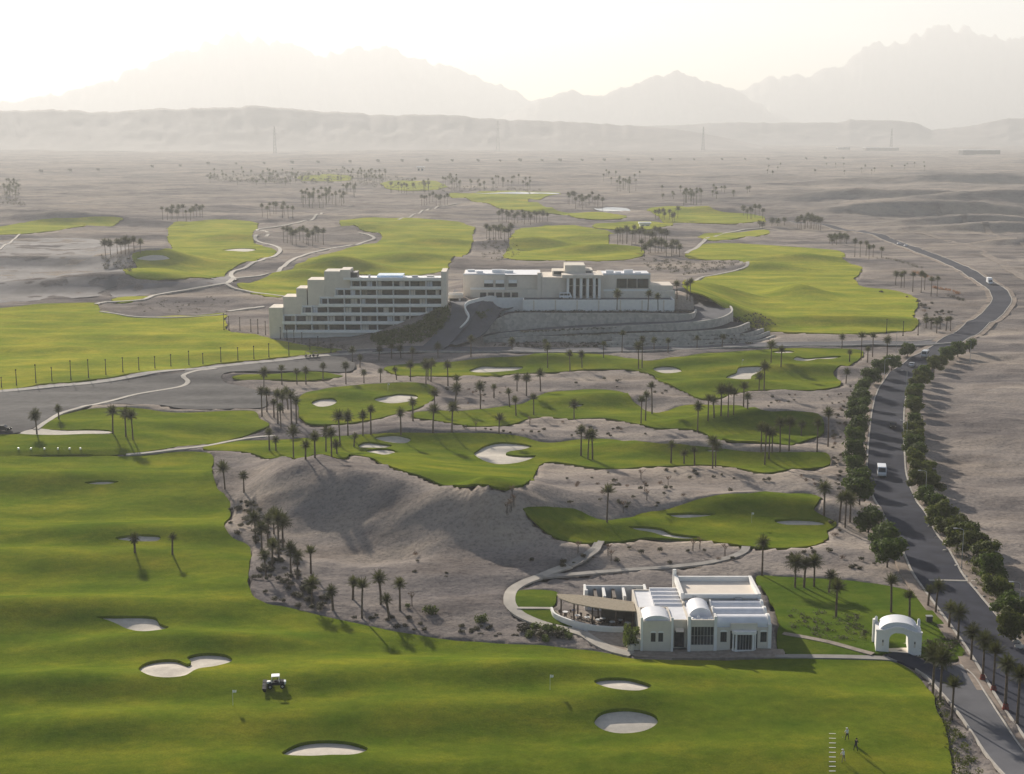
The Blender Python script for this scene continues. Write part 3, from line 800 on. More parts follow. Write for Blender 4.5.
# paths among the far fairways
for pts, wd in (
    ([(96, 304.6), (106, 303), (125, 301.6), (143, 300), (155, 295.5), (170, 293), (186, 290.6), (212, 286), (228, 283.5)], 3.0),
    ([(226, 284), (234, 288.5), (246, 291.6), (262, 294), (282, 296.6), (300, 298)], 2.6),
    ([(228, 283.5), (238, 278.5), (266, 274.5), (285.5, 265.5), (305.5, 255), (325, 250), (345, 246.5), (364, 242.5), (374, 238.6), (370, 235.5), (358, 233)], 3.6),
    ([(234, 281), (233, 272), (245, 268.4), (262, 260.5), (280, 251.5), (278, 247.6), (263, 243.5), (255, 238.5), (268, 234.5), (258, 229.6), (272, 227.5), (290, 224.5), (315, 216.5), (322, 213)], 3.4),
    ([(686, 254), (696, 248.5), (703, 242.5), (716, 236.5), (740, 230.5), (764, 228)], 4.0),
    ([(686, 283), (700, 278.5), (714, 275.6), (738, 270.5), (746.5, 266.5), (741, 262)], 2.6),
    ([(100, 312), (130, 317), (166, 318), (196, 317), (226, 314.5)], 1.6),
    ([(228, 312), (246, 309.6), (264, 307)], 4.0),
    ([(0, 250), (20, 234.5)], 2.0),
    ([(398, 220), (420, 213), (445, 206), (462, 203)], 3.0),
):
    road('cart_path', pts, wd * .74, 'path', lift=.42, step=4, skirt=.7)

# faint wheel tracks across the desert
for pts, wd in (([(880, 200), (940, 215), (1030, 248)], 5), ([(905, 228), (960, 244), (1000, 262), (1030, 282)], 6)):
    road('dirt_track', pts, wd, 'track', lift=.14, step=4, skirt=.1, cut=0)

# ================================================================== the ground sheet
def build_ground():
    ys = [40.0]
    while ys[-1] < 19300:
        y = ys[-1]
        ys.append(y + (4.0 if y < 165 else max(1.0, min(1.0 + (y - 165) * .0048, .018 * y))))
    ys = np.array(ys)
    nc = 430
    u = np.linspace(-1, 1, nc)
    X = u[None, :] * (70 + .56 * ys[:, None]); Y = np.broadcast_to(ys[:, None], X.shape)
    X = X.copy()
    x = X.ravel(); y = Y.ravel().copy()
    z = height(x, y)
    # gullies, ripples and stones of the open desert
    nr = 1 - sst(500, 1000, y)
    rough = .16 * fbm(x / 5, y / 4, 3, 40) + .22 * fbm(x / 14, y / 9, 3, 44)
    rill = np.abs(vnoise(x / 6 + .4 * vnoise(x / 9, y / 9, 61), y / 26, 60))
    z += rough * (1 + 1.5 * sst(500, 1500, y)) - .22 * nr * (1 - rill) ** 3
    for poly, depth in CUTS:
        m = inside(poly, x, y)
        z[m] -= depth
    n0, n1 = X.shape
    verts = np.stack([x, y, z], 1)
    idx = np.arange(n0 * n1).reshape(n0, n1)
    F = np.stack([idx[:-1, :-1].ravel(), idx[:-1, 1:].ravel(), idx[1:, 1:].ravel(), idx[1:, :-1].ravel()], 1)
    me = bpy.data.meshes.new('desert_ground')
    me.vertices.add(len(verts)); me.vertices.foreach_set('co', verts.ravel())
    me.loops.add(F.size); me.loops.foreach_set('vertex_index', F.ravel().astype(np.int32))
    me.polygons.add(len(F)); me.polygons.foreach_set('loop_start', np.arange(0, F.size, 4, dtype=np.int32))
    me.polygons.foreach_set('use_smooth', np.ones(len(F), bool))
    me.materials.append(M['desert'])
    me.update(calc_edges=True); me.validate()
    o = bpy.data.objects.new('desert_ground', me); col.objects.link(o); o['kind'] = 'structure'

# ================================================================== hills and mountains
def range_mesh(name, prof, dist, depth_near, depth_far, seed, rough, carve=.42):
    """a ridge whose crest follows px points (x, y) at a distance, with near and far slopes"""
    xs = np.arange(prof[0][0], prof[-1][0] + .1, 2.2)
    ysx = np.interp(xs, [p[0] for p in prof], [p[1] for p in prof])
    X = (xs - 512) / FPX * dist
    top = CAM_H + (HORIZON - ysx) / FPX * dist
    n = len(xs); rows = np.concatenate([np.linspace(-1, 0, 22), np.linspace(.06, 1, 9)])
    verts = []
    ridge = np.abs(fbm(X / (dist * .012), X * 0 + seed, 4, seed))
    top = top * (1 + rough * (.5 - ridge)) 
    top = np.maximum(top, 6)
    for r in rows:
        d = dist + (r * depth_near if r < 0 else r * depth_far)
        fall = (1 - abs(r)) ** (1.25 if r < 0 else 1.0)
        g = np.abs(fbm(X / (dist * .016) + .2 * seed, np.full(n, r * 3.1), 4, seed + 9))
        zz = top * fall * (1 - carve * g * (1 - fall) * 2) - 4
        sx = X * (d / dist)
        for a, b in zip(sx, zz): verts.append((a, d + 0.0, b))
    faces = []
    for i in range(len(rows) - 1):
        for j in range(n - 1):
            faces.append((i * n + j, i * n + j + 1, (i + 1) * n + j + 1, (i + 1) * n + j))
    o = mesh_obj(name, verts, faces, M['hill'], None, True)
    o['kind'] = 'structure'
    return o
range_mesh('foothills', [(-160, 116), (-60, 113), (0, 111), (60, 109.5), (125, 112), (150, 109), (200, 108), (260, 106), (320, 111), (400, 115), (440, 114), (500, 119), (560, 121), (620, 124), (680, 129), (720, 136), (760, 145)], 6800, 700, 700, 3, .04, .12)
range_mesh('foothills', [(560, 140), (600, 128), (680, 124), (720, 122), (830, 122.5), (845, 119), (880, 120), (905, 121), (925, 129), (960, 126), (1000, 118), (1040, 117), (1100, 114), (1200, 112)], 8600, 600, 600, 5, .05, .12)
range_mesh('mountain_range', [(-160, 118), (-60, 112), (0, 104), (60, 95), (100, 88), (170, 62), (215, 45), (245, 38), (290, 48), (340, 58), (380, 46), (420, 62), (470, 75), (520, 94), (560, 108), (620, 128)], 16900, 1900, 1500, 8, .10)
range_mesh('mountain_range', [(480, 128), (530, 105), (555, 94), (575, 92), (600, 98), (620, 90), (650, 78), (672, 74), (700, 84), (725, 90), (745, 100), (770, 112), (800, 128)], 14400, 1300, 1100, 12, .10)
range_mesh('mountain_range', [(660, 128), (720, 96), (760, 80), (800, 77), (830, 67), (860, 49), (905, 41), (920, 34), (950, 29), (985, 41), (1024, 44), (1080, 60), (1160, 80), (1240, 96)], 16800, 1900, 1500, 15, .09)
# ================================================================== restaurant pavilion
def arc_pts(cx, cz, rx, rz, a0, a1, n):
    return [(cx + rx * math.cos(R(a0 + (a1 - a0) * k / n)), cz + rz * math.sin(R(a0 + (a1 - a0) * k / n))) for k in range(n + 1)]

def window(parent, x0, x1, y, z0, z1, nx, name='window', frame='metal_dark', depth=.06, nz=1, curtain=False):
    """glazed opening facing -y with frame bars: window > frame"""
    g = MB().box(x0, x1, y, y + depth, z0, z1).build(name, M['glass'], parent)
    f = MB(); t = .07
    for i in range(nx + 1):
        x = x0 + (x1 - x0) * i / nx
        f.box(x - t / 2, x + t / 2, y - .05, y - .003, z0, z1)
    for k in range(nz + 1):
        z = z0 + (z1 - z0) * k / nz
        f.box(x0 - t / 2, x1 + t / 2, y - .065, y - .052, z - t / 2, z + t / 2)
    f.build('frame', M[frame], g)
    if curtain and CUR.random() < .72:
        a = x0 + (x1 - x0) * CUR.choice([0, 0, .35, .6]); b = min(x1, a + (x1 - x0) * CUR.uniform(.22, .5))
        MB().box(a + .04, b - .04, y - .04, y - .004, z0 + .04, z1 - .04).build('curtain', M[CUR.choice(['plaster', 'roof_tan', 'roof_white', 'lattice'])], g)
    return g
CUR = random.Random(13)

def each(name, m, parent, boxes, bevel=0.0):
    """one part per box"""
    return [MB().box(*b).build(name, m, parent, bevel=bevel) for b in boxes]

def restaurant():
    x0, y0 = flat_at(641, 650.2)
    z0 = hz(x0 + 10, y0 + 6) + .1
    t = thing('restaurant', 'cream single storey restaurant with white vaulted roofs and shaded pergola terrace', 'restaurant', (x0, y0, z0))
    w = MB()
    # left block with two small windows, leaving the openings free
    for a, b in ((0, 1.55), (2.3, 2.75), (3.5, 5.0)): w.box(a, b, 0, .35, -.4, 4.7)
    w.box(1.55, 2.3, 0, .35, -.4, 1.25); w.box(1.55, 2.3, 0, .35, 2.75, 4.7)
    w.box(2.75, 3.5, 0, .35, -.4, 1.25); w.box(2.75, 3.5, 0, .35, 2.75, 4.7)
    w.box(0, .35, .353, 7, -.4, 4.7); w.box(4.65, 5, .353, 7, -.4, 4.7); w.box(.353, 4.647, 6.65, 7, -.4, 4.7)
    # recess
    w.box(5.003, 7.497, 1.5, 1.8, -.4, 4.4)
    # centre block
    w.box(7.5, 8.0, 0, .4, -.4, 5.0); w.box(11.6, 12.1, 0, .4, -.4, 5.0)
    w.box(8.003, 11.597, .02, .4, -.4, .7); w.box(8.003, 11.597, .02, .4, 3.75, 4.9)
    w.box(7.5, 7.85, .403, 8, -.4, 4.6); w.box(11.75, 12.1, .403, 8, -.4, 4.6)
    # right block
    for a, b in ((12.103, 12.7), (13.7, 14.3), (18.6, 19.1), (20.1, 20.7)): w.box(a, b, .02, .38, -.4, 3.6)
    w.box(12.7, 13.7, .02, .38, -.4, 1.2); w.box(12.7, 13.7, .02, .38, 2.9, 3.6)
    w.box(19.1, 20.1, .02, .38, -.4, 1.2); w.box(19.1, 20.1, .02, .38, 2.9, 3.6)
    w.box(14.303, 18.597, .02, .38, 3.05, 4.3)
    w.box(20.35, 20.7, .383, 19.5, -.4, 3.9)
    # rear hall
    w.box(7.6, 20.347, 19.2, 19.55, -.4, 5.0); w.box(7.953, 20.347, 10.0, 10.35, 4.2, 5.2)
    w.box(7.6, 7.95, 8.3, 19.197, -.4, 5.0)
    w.box(0, .3, 7.003, 18.5, -.4, 3.9); w.box(.303, 7.597, 18.2, 18.5, -.4, 3.9)
    w.build('wall', M['plaster'], t, bevel=.03)
    # parapets and pilasters
    each('pilaster', M['plaster_white'], t, [(x, x + .38, -.14, .2, -.4, 5.3) for x in (-.12, 4.75)] + [(x, x + .5, -.12, .46, -.4, 5.5) for x in (7.42, 11.62)] + [(20.3, 20.85, -.1, .55, -.4, 4.2)], .04)
    # roofs: left block vault, flat decks
    MB().vault(.3, 4.7, .5, 5.2, 4.5, .95, 'y', 16).build('roof_vault', M['roof_white'], t, True)
    each('flat_roof', M['roof_white'], t, [(.36, 4.64, .36, 6.64, 4.2, 4.45), (5.01, 7.49, 1.81, 7.9, 4.2, 4.4), (7.86, 11.74, .41, 8.2, 4.3, 4.55), (12.11, 20.34, .4, 9.8, 3.1, 3.3), (.31, 7.58, 7.91, 18.2, 3.5, 3.7), (7.6, 12.1, 8.21, 9.98, 4.1, 4.3)])
    MB().vault(8.05, 11.65, 3.0, 8.1, 4.55, 1.35, 'y', 16).build('roof_vault', M['roof_white'], t, True)
    # three long vaults over the right block, stepping back
    for ya, yb, zz in ((.45, 3.7, 3.85), (3.9, 6.7, 4.0), (6.9, 9.7, 4.1)):
        MB().vault(ya, yb, 12.2, 20.35, zz, 1.15, 'x', 14).build('roof_vault', M['roof_white'], t, True)
        for xa, xb in ((20.36, 20.78), (12.0, 12.19)):
            MB().vault(ya - .08, yb + .08, xa, xb, zz + .1, 1.25, 'x', 14).build('gable', M['plaster_white'], t, True)
    # rows of small vaults
    for k in range(5):
        ya = 8.0 + k * 2.0
        MB().vault(ya, ya + 1.85, 2.9, 7.5, 3.75, .95, 'x', 12).build('roof_vault', M['roof_white'], t, True)
    for k in range(2):
        ya = 8.5 + k * 1.35
        MB().vault(ya, ya + 1.25, 8.0, 11.6, 4.3, .7, 'x', 10).build('roof_vault', M['roof_white'], t, True)
    # rear hall: parapet frame round a pale deck
    q = MB()
    q.box(7.4, 7.95, 9.8, 19.7, 5.003, 6.1); q.box(20.2, 20.8, 9.8, 19.7, 5.0, 6.0); q.box(7.953, 20.197, 19.15, 19.7, 5.003, 5.95); q.box(7.953, 20.197, 9.8, 10.3, 5.203, 5.9)
    q.box(7.2, 7.8, 19.71, 20.3, 3.5, 7.0)
    q.build('parapet', M['plaster_white'], t, bevel=.04)
    MB().box(7.96, 20.19, 10.36, 19.14, 4.9, 5.15).build('flat_roof', M['roof_tan'], t)
    # windows
    window(t, 1.552, 2.298, .12, 1.252, 2.748, 2); window(t, 2.752, 3.498, .12, 1.252, 2.748, 2)
    for xc in (1.925, 3.125): MB().prism([(xc + .5, 2.76)] + arc_pts(xc, 2.78, .5, .3, 0, 180, 8) + [(xc - .5, 2.76)], -.05, -.003, 'y').build('window_hood', M['plaster_white'], t)
    window(t, 8.0, 11.6, .15, .702, 3.748, 7, nz=2, frame='metal_grey')
    window(t, 12.702, 13.698, .12, 1.202, 2.898, 3); window(t, 19.102, 20.098, .12, 1.202, 2.898, 3)
    for xc in (13.2, 19.6): MB().prism([(xc + .65, 2.92)] + arc_pts(xc, 2.94, .65, .3, 0, 180, 8) + [(xc - .65, 2.92)], -.05, -.003, 'y').build('window_hood', M['plaster_white'], t)
    # projecting bay with columns
    b = MB()
    plan = [(14.5, .01), (14.5, -.5), (15.0, -.95), (17.9, -.95), (18.4, -.5), (18.4, .01)]
    b.prism(plan, 2.75, 3.25); b.build('bay', M['plaster_white'], t, bevel=.03)
    MB().prism(plan, -.4, .14).build('step', M['plaster_white'], t, bevel=.03)
    for x, y in ((14.72, -.35), (15.1, -.78), (17.8, -.78), (18.18, -.35)): MB().tube([(x, y, .14), (x, y, 2.75)], [.17, .15], 10).build('column', M['plaster_white'], t, True)
    window(t, 15.3, 17.6, -.6, .142, 2.748, 5, 'glass_door', frame='metal_grey')
    window(t, 14.31, 15.2, .1, .142, 3.04, 2); window(t, 17.7, 18.59, .1, .142, 3.04, 2)
    # recessed entry door with a small slanted canopy
    window(t, 5.5, 7.0, 1.42, -.1, 2.6, 2, 'door')
    a = MB(); a.prism([(1.4, 3.1), (.5, 2.75), (.5, 2.68), (1.4, 2.98)], 5.6, 6.9, 'x'); a.build('door_canopy', M['roof_tan'], t)
    # roof fittings
    for x, y in ((8.4, 1.2), (9.8, 1.1), (11.0, 1.2), (9.4, 2.2)): MB().tube([(x, y, 4.55), (x, y, 4.8), (x, y, 4.95)], [.24, .22, .05], 10).build('roof_cowl', M['white_paint'], t, True)
    each('roof_vent', M['metal_grey'], t, [(16.4, 17.5, 9.2, 9.7, 4.0, 5.4), (9.4, 10.0, 9.3, 9.7, 4.3, 5.6)])
    # pergola: thin reed roof on posts over the curved terrace
    edge = [(-13.0, 17.6), (-12.6, 15.2), (-10.6, 12.8), (-7.5, 10.8), (-3.4, 9.1), (-.15, 8.5), (-.15, 13.4), (-5.5, 15.8), (-9, 17.0)]
    MB().prism([(a, b) for a, b in edge], 3.25, 3.42).build('pergola_roof', M['lattice'], t)
    each('pergola_beam', M['wood'], t, [(-12 + k * 1.25, -11.88 + k * 1.25, 10.9 if k > 3 else 13.4, 14.2, 3.12, 3.247) for k in range(10)])
    for x, y in ((-12.3, 15.6), (-10.2, 13.1), (-7.2, 11.1), (-3.4, 9.5), (-.6, 8.9), (-6, 14.8), (-9.4, 16.2), (-2.2, 13.6)):
        MB().tube([(x, y, -.2), (x, y, 3.25)], .13, 8).build('pergola_post', M['wood'], t)
    terr = [(-13.7, 17.6), (-13.2, 14.6), (-10.8, 11.6), (-7.7, 9.1), (-4, 8.0), (-.02, 7.6), (-.02, 15), (-6, 18), (-13, 18.4)]
    MB().prism(terr, -.6, .25).build('terrace_floor', M['paving'], t)
    lw = MB()
    C = smooth_closed([(-13.9, 17.8), (-13.35, 14.6), (-10.95, 11.45), (-7.8, 8.95), (-4.4, 7.95), (-2.2, 7.8)], .5, False)
    T = np.gradient(C, axis=0); T /= np.linalg.norm(T, axis=1)[:, None]; N = np.stack([-T[:, 1], T[:, 0]], 1)
    out = [tuple(p) for p in (C - N * .18)]; inn = [tuple(p) for p in (C + N * .18)]
    for i in range(len(C) - 1):
        lw.prism([out[i], out[i + 1], inn[i + 1], inn[i]], -.6, .95)
    lw.build('terrace_wall', M['plaster_white'], t)
    # dark lounge behind the pergola, planter beside the front corner
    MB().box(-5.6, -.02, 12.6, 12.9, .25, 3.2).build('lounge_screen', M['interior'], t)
    each('planter', M['plaster'], t, [(-2.2, -1.2, -.3, 3.2, -.4, .85), (-1.19, -.02, .2, 3.6, -.4, 1.6)], .03)
    # walled court behind: white walls, piers and dark openings
    cw = MB()
    cw.box(-8.1, 2.8, 23.6, 23.95, -.4, 2.9); cw.box(-8.1, -7.7, 18.9, 23.597, -.4, 3.2); cw.box(2.4, 2.8, 18.6, 23.597, -.4, 3.2)
    cw.build('court_wall', M['plaster_white'], t, bevel=.03)
    each('court_pier', M['plaster_white'], t, [(x, x + .5, 18.5, 23.59, -.4, 2.7) for x in (-4.9, -1.4)] + [(-8.15, -7.6, 18.3, 18.89, -.4, 3.8)], .03)
    each('court_screen', M['wood'], t, [(x, x + .55, 18.6, 23.4, -.2, 2.4) for x in (-6.4, -3.2, .6)])
    MB().box(-7.69, 2.39, 18.55, 23.59, -.5, .2).build('court_floor', M['roof_white'], t)
    # tables and chairs on the terrace, one set each
    return t, x0, y0, z0
REST, RX, RY, RZ = restaurant()

def table_sets():
    spots = [(-11.6, 15.3), (-9.6, 13.5), (-8.0, 12.6), (-6.2, 11.3), (-5.4, 12.0), (-3.9, 10.3), (-2.6, 11.2), (-1.4, 9.8)]
    base = None; cb = None; n = 0
    for i, (x, y) in enumerate(spots):
        o_, e_ = ordinal(i, len(spots), 'left', 'right')
        lab = f'{o_} white round table{e_} under the restaurant pergola'
        if base is None:
            base = thing('terrace_table', lab, 'table', (RX + x, RY + y, RZ + .25), 0, 'tables under the pergola')
            MB().tube([(0, 0, .70), (0, 0, .75)], .5, 14).build('tabletop', M['white_paint'], base)
            MB().tube([(0, 0, 0), (0, 0, .03), (0, 0, .06), (0, 0, .7)], [.28, .28, .05, .05], 10).build('pedestal', M['metal_dark'], base)
        else: dup(base, (RX + x, RY + y, RZ + .25), i, lab)
        for k, a in enumerate((30, 150, 270)):
            cx, cy = x + .85 * math.cos(R(a + 25 * i)), y + .85 * math.sin(R(a + 25 * i))
            lab = 'dark wicker terrace chair drawn up to a white round table under the pergola'
            if cb is None:
                cb = thing('terrace_chair', lab, 'chair', (RX + cx, RY + cy, RZ + .25), R(a + 25 * i + 90), 'chairs under the pergola')
                MB().box(-.25, .25, -.25, .25, .40, .47).build('seat', M['wood'], cb)
                MB().box(-.25, .25, -.27, -.21, .471, .92).build('backrest', M['wood'], cb)
                for sx in (-1, 1):
                    for sy in (-1, 1): MB().box(sx * .22 - .025, sx * .22 + .025, sy * .22 - .025, sy * .22 + .025, 0, .399).build('leg', M['metal_dark'], cb)
            else: dup(cb, (RX + cx, RY + cy, RZ + .25), R(a + 25 * i + 90), lab)
table_sets()

# ================================================================== gatehouse arch
def gatehouse():
    xa, ya = flat_at(875.5, 652.5); xb, _ = flat_at(919.5, 652.5)
    W = xb - xa
    z0 = hz((xa + xb) / 2, ya + 2) + .05
    t = thing('gate_arch', 'white domed gatehouse with an arched passage at the lawn edge', 'gate', (xa, ya, z0), R(-11))
    cx = W / 2; ow = 1.5; oh = 2.15
    def profile(top_sh, top_c):
        # front face outline with arched opening, as left half + right half pieces
        outer = [(0, -.4), (0, top_sh), (W * .18, top_sh)] + [(W * .18 + (W * .64) * k / 12, top_sh + (top_c - top_sh) * math.sin(math.pi * k / 12) ** 1.2) for k in range(1, 12)] + [(W * .82, top_sh), (W, top_sh), (W, -.4)]
        arch = [(cx + ow, -.4)] + [(cx + ow * math.cos(R(a)), oh + 1.15 * math.sin(R(a))) for a in range(0, 181, 15)] + [(cx - ow, -.4)]
        return outer + arch
    def slab(y0, y1, sh, c):
        mb = MB(); P = profile(sh, c); n = len(P)
        bm = bmesh.new()
        vs = [bm.verts.new((p[0], y0, p[1])) for p in P]
        f = bm.faces.new(vs)
        r = bmesh.ops.extrude_face_region(bm, geom=[f])
        for v in [g for g in r['geom'] if isinstance(g, bmesh.types.BMVert)]: v.co.y = y1
        bmesh.ops.recalc_face_normals(bm, faces=bm.faces)
        return bm
    bm = slab(0, 4.6, 3.35, 4.0)
    me = bpy.data.meshes.new('wall'); bmesh.ops.triangulate(bm, faces=[f for f in bm.faces if len(f.verts) > 4]); bm.to_mesh(me); bm.free()
    me.materials.append(M['plaster_white']); o = bpy.data.objects.new('wall', me); col.objects.link(o); o.parent = t
    # roof vault above the passage
    MB().vault(.55, W - .55, .45, 4.3, 3.35, 1.55, 'y', 18).build('roof_vault', M['roof_white'], t, True)
    # parapet moulding following the front outline
    mo = MB()
    ol = [(-.08, 3.36), (W * .18, 3.36)] + [(W * .18 + (W * .64) * k / 14, 3.36 + .68 * math.sin(math.pi * k / 14) ** 1.2) for k in range(1, 14)] + [(W * .82, 3.36), (W + .08, 3.36)]
    for (a, b), (c, d) in zip(ol[:-1], ol[1:]): mo.prism([(a, b), (c, d), (c, d + .26), (a, b + .26)], -.08, .42, 'y')
    mo.build('moulding', M['plaster_white'], t)
    for x in (-.05, W - .4):
        pp = MB(); pp.box(x, x + .45, 4.1, 4.65, 3.36, 4.1); pp.tube([(x + .22, 4.37, 4.1), (x + .22, 4.37, 4.3), (x + .22, 4.37, 4.42)], [.22, .18, .03], 10)
        pp.build('corner_post', M['plaster_white'], t)
    MB().box(-.35, -.003, 3.9, 4.7, -.4, 3.9).build('buttress', M['plaster_white'], t)
    for x in (W * .15, W * .85):
        g = MB().box(x - .13, x + .13, -.02, -.004, 1.0, 2.05).build('niche', M['plaster'], t)
        MB().box(x - .09, x + .09, -.045, -.022, 1.6, 1.95).build('wall_lamp', M['metal_dark'], g)
    MB().box(cx - ow, cx + ow, .1, 4.5, -.3, .06).build('floor', M['roof_tan'], t)
    return t
gatehouse()

# ================================================================== hotel bedroom wing
def hotel_wing():
    Y = 565.0
    def X(px): return (px - 512) / FPX * Y
    t = thing('hotel_wing', 'white stepped hotel wing with six balcony storeys rising in terraces to the right', 'hotel', (0, Y, 0))
    H = 3.5
    lefts = [281, 281, 300, 318, 334, 350]; right = 442
    tops_left = [267, 281, 294, 307, 323, 341]
    w = MB(); sl = MB(); dv = MB(); rail = MB()
    zb = [2.6 + H * k for k in range(7)]
    # body behind the balconies: one mass per storey
    for k in range(6):
        xl, xr = X(lefts[k]), X(right)
        w.box(xl, xr, 2.2, 17 - k * .4, (zb[k] if k else -4) + (.002 if k else 0), zb[k + 1])
    # stair towers that step up on the left end
    steps = [(267, 281, 12.4), (281, 300, 16.6), (294.5, 305, 20.0), (306, 323, 23.4), (323, 339, 26.8), (339, 349, 27.4)]
    for i, (a, b, zt) in enumerate(steps):
        MB().box(X(a), X(b) - .003 * i, .6 if i == 0 else 2.22 + .06 * i, 13 + .3 * i, -3, zt).build('stair_tower', M['plaster_warm' if i % 2 else 'plaster'], t, bevel=.05)
    w.build('wall', M['plaster_white'], t)
    # storey bands (balcony fronts), partitions, windows
    nwin = 0
    for k in range(6):
        xl, xr = X(lefts[k]), X(right)
        band = MB(); band.box(xl - .2, xr, -.25, 2.197, zb[k] - .25, zb[k]); band.box(xl - .2, xr, -.25, -.05, zb[k] + .001, zb[k] + 1.0)
        band.build('balcony', M['plaster_white'], t, bevel=.03)
        x = X(442); bay = 6.55
        j = 0
        while x - bay * .5 > xl - .1:
            x2 = max(x - bay, xl + .2)
            MB().box(x2 - .12, x2 + .12, -.04, 2.19, zb[k] + .002, zb[k + 1] - .27).build('partition', M['plaster_white'], t)
            if x - x2 > 1.5:
                window(t, x2 + .35, x - .35 if j else x - .6, 2.1, zb[k] + .05, zb[k + 1] - .75, 5, depth=.09, curtain=True)
            x = x2; j += 1
    band = MB(); band.box(X(350) - .2, X(right), -.3, 2.2, zb[6] - .26, zb[6] + .02); band.box(X(343), X(right), -.3, 0, zb[6] + .021, zb[6] + .95)
    band.build('cornice', M['plaster_white'], t, bevel=.03)
    MB().box(X(440) + .4, X(446.5), -.8, 14, -1, 27.0).build('end_fin', M['plaster_warm'], t, bevel=.04)
    # roof deck with pool, lantern and plant boxes
    MB().box(X(345), X(441), .2, 15.5, zb[6] + .02, zb[6] + .15).build('roof', M['roof_white'], t)
    MB().box(X(376), X(402), 3.0, 13, zb[6] + .151, zb[6] + 1.5).build('roof_pool', M['pool'], t)
    MB().box(X(343.5), X(355.5), 4.5, 12, zb[6] + .15, zb[6] + 2.6).build('lift_housing', M['metal_dark'], t)
    each('roof_plant', M['metal_grey'], t, [(X(366), X(368), 8, 9, zb[6] + .15, zb[6] + 1.2), (X(388), X(392), 12.5, 14, zb[6] + .15, zb[6] + 1.3), (X(410), X(416), 9, 10.5, zb[6] + .15, zb[6] + .9), (X(425), X(432), 10, 13, zb[6] + .15, zb[6] + .6)])
    return t
hotel_wing()

# ================================================================== hotel main building
def hotel_main():
    Y = 592.0; Z = 13.2
    def X(px): return (px - 512) / FPX * Y
    t = thing('hotel_main_building', 'sand coloured hotel main building with tall columned portico above the terraces', 'hotel', (0, Y, Z))
    w = MB()
    w.box(X(463), X(505), 3, 26, -9, 9.4); w.box(X(505) + .003, X(541.5), 4, 26, -9, 9.2)
    w.box(X(541.5) + .003, X(566), 1.5, 24, -9, 8.6); w.box(X(537.5), X(541.3), 1.2, 3.9, -2, 10.4)
    w.box(X(566) + .003, X(600), 8.2, 24, -9, 9.0)
    w.box(X(600) + .003, X(604), 1.2, 23, -9, 9.4); w.box(X(604) + .003, X(652), 5.2, 23, -9, 9.2)
    w.box(X(652) + .003, X(675), 5.0, 20, -9, 4.8)
    w.build('wall', M['plaster_warm'], t, bevel=.05)
    each('plinth', M['plaster'], t, [(X(470), X(541), 1.4, 2.997, -9, 3.4), (X(604) + .003, X(675) + .4, 1.0, 4.997, -9, 2.8)], .05)
    each('balustrade', M['plaster_white'], t, [(X(470), X(505), 1.38, 1.6, 3.402, 4.3), (X(604), X(652), 1.0, 1.2, 2.802, 3.6)])
    for a, b in ((484, 493), (495.5, 504), (508.5, 517)):
        g = window(t, X(a), X(b), 2.86 if a < 500 else (2.86 if a < 505 else 3.86), 4.4, 7.2, 4)
    for a, b, yy in ((484, 493, 2.8), (495.5, 504, 2.8), (508.5, 517, 3.8)): MB().box(X(a), X(b), yy - .55, yy - .02, 5.9, 7.3).build('sky_reflection_panel', M['white_paint'], t)  # added white boxes: sky reflection painted over the upper window halves
    # portico
    each('portico_slab', M['plaster_warm'], t, [(X(562), X(601.8), -2.2, 8.19, 8.5, 9.9), (X(563), X(601), -1.6, 8.19, -1, .05)], .05)
    for px in (568, 574.6, 581.2, 587.8, 594.4, 599.5):
        c = MB(); c.box(X(px) - .55, X(px) + .55, -1.6, -.5, .051, 8.5)
        c.build('column', M['plaster_white'], t, bevel=.05)
    for a, b in ((569.5, 573.5), (576.2, 580), (582.6, 586.6), (589.3, 593.2), (595.6, 598.8)):
        window(t, X(a), X(b), 8.05, .1, 4.2, 2, 'glass_door'); window(t, X(a), X(b), 8.06, 4.6, 8.0, 2)
    each('roof_block', M['plaster'], t, [(X(565.5), X(586), 6, 20, 9.003, 13.2), (X(553), X(565.4), 8, 20, 8.603, 10.6), (X(586.1), X(594), 8, 20, 9.003, 11.0)], .05)
    for a, b in ((554.5, 564), (587, 592.6)):
        window(t, X(a), X(b), 7.85, 9.3, 10.4, 4)
    for a, b in ((618, 628), (629, 638), (639, 650)):
        window(t, X(a), X(b), 5.05, 3.7, 7.6, 4)
    for k in range(5):
        window(t, X(480 + 8 * k), X(486 + 8 * k), 1.27, .3, 2.2, 2)
    rr = MB(); rr.box(X(464), X(541), 3.3, 25, 9.404, 9.5)
    rr.box(X(463), X(505), 2.95, 3.25, 9.404, 10.0); rr.box(X(604), X(652), 5.15, 5.45, 9.204, 9.9); rr.box(X(604), X(652), 5.46, 22.6, 9.204, 9.3)
    rr.build('roof', M['roof_white'], t)
    for px, y, s in ((479, 10, 1.4), (497, 12, 2.2), (503, 15, 1.6), (509, 10, 1.8), (612, 12, 1.6), (620, 9, 1.2), (631, 12, 1.9), (640, 8, 1.2), (470, 16, 1.5)): MB().box(X(px) - s, X(px) + s, y, y + 2, 9.3, 9.5 + s * .6).build('roof_plant', M['white_paint'], t)
    return t
hotel_main()

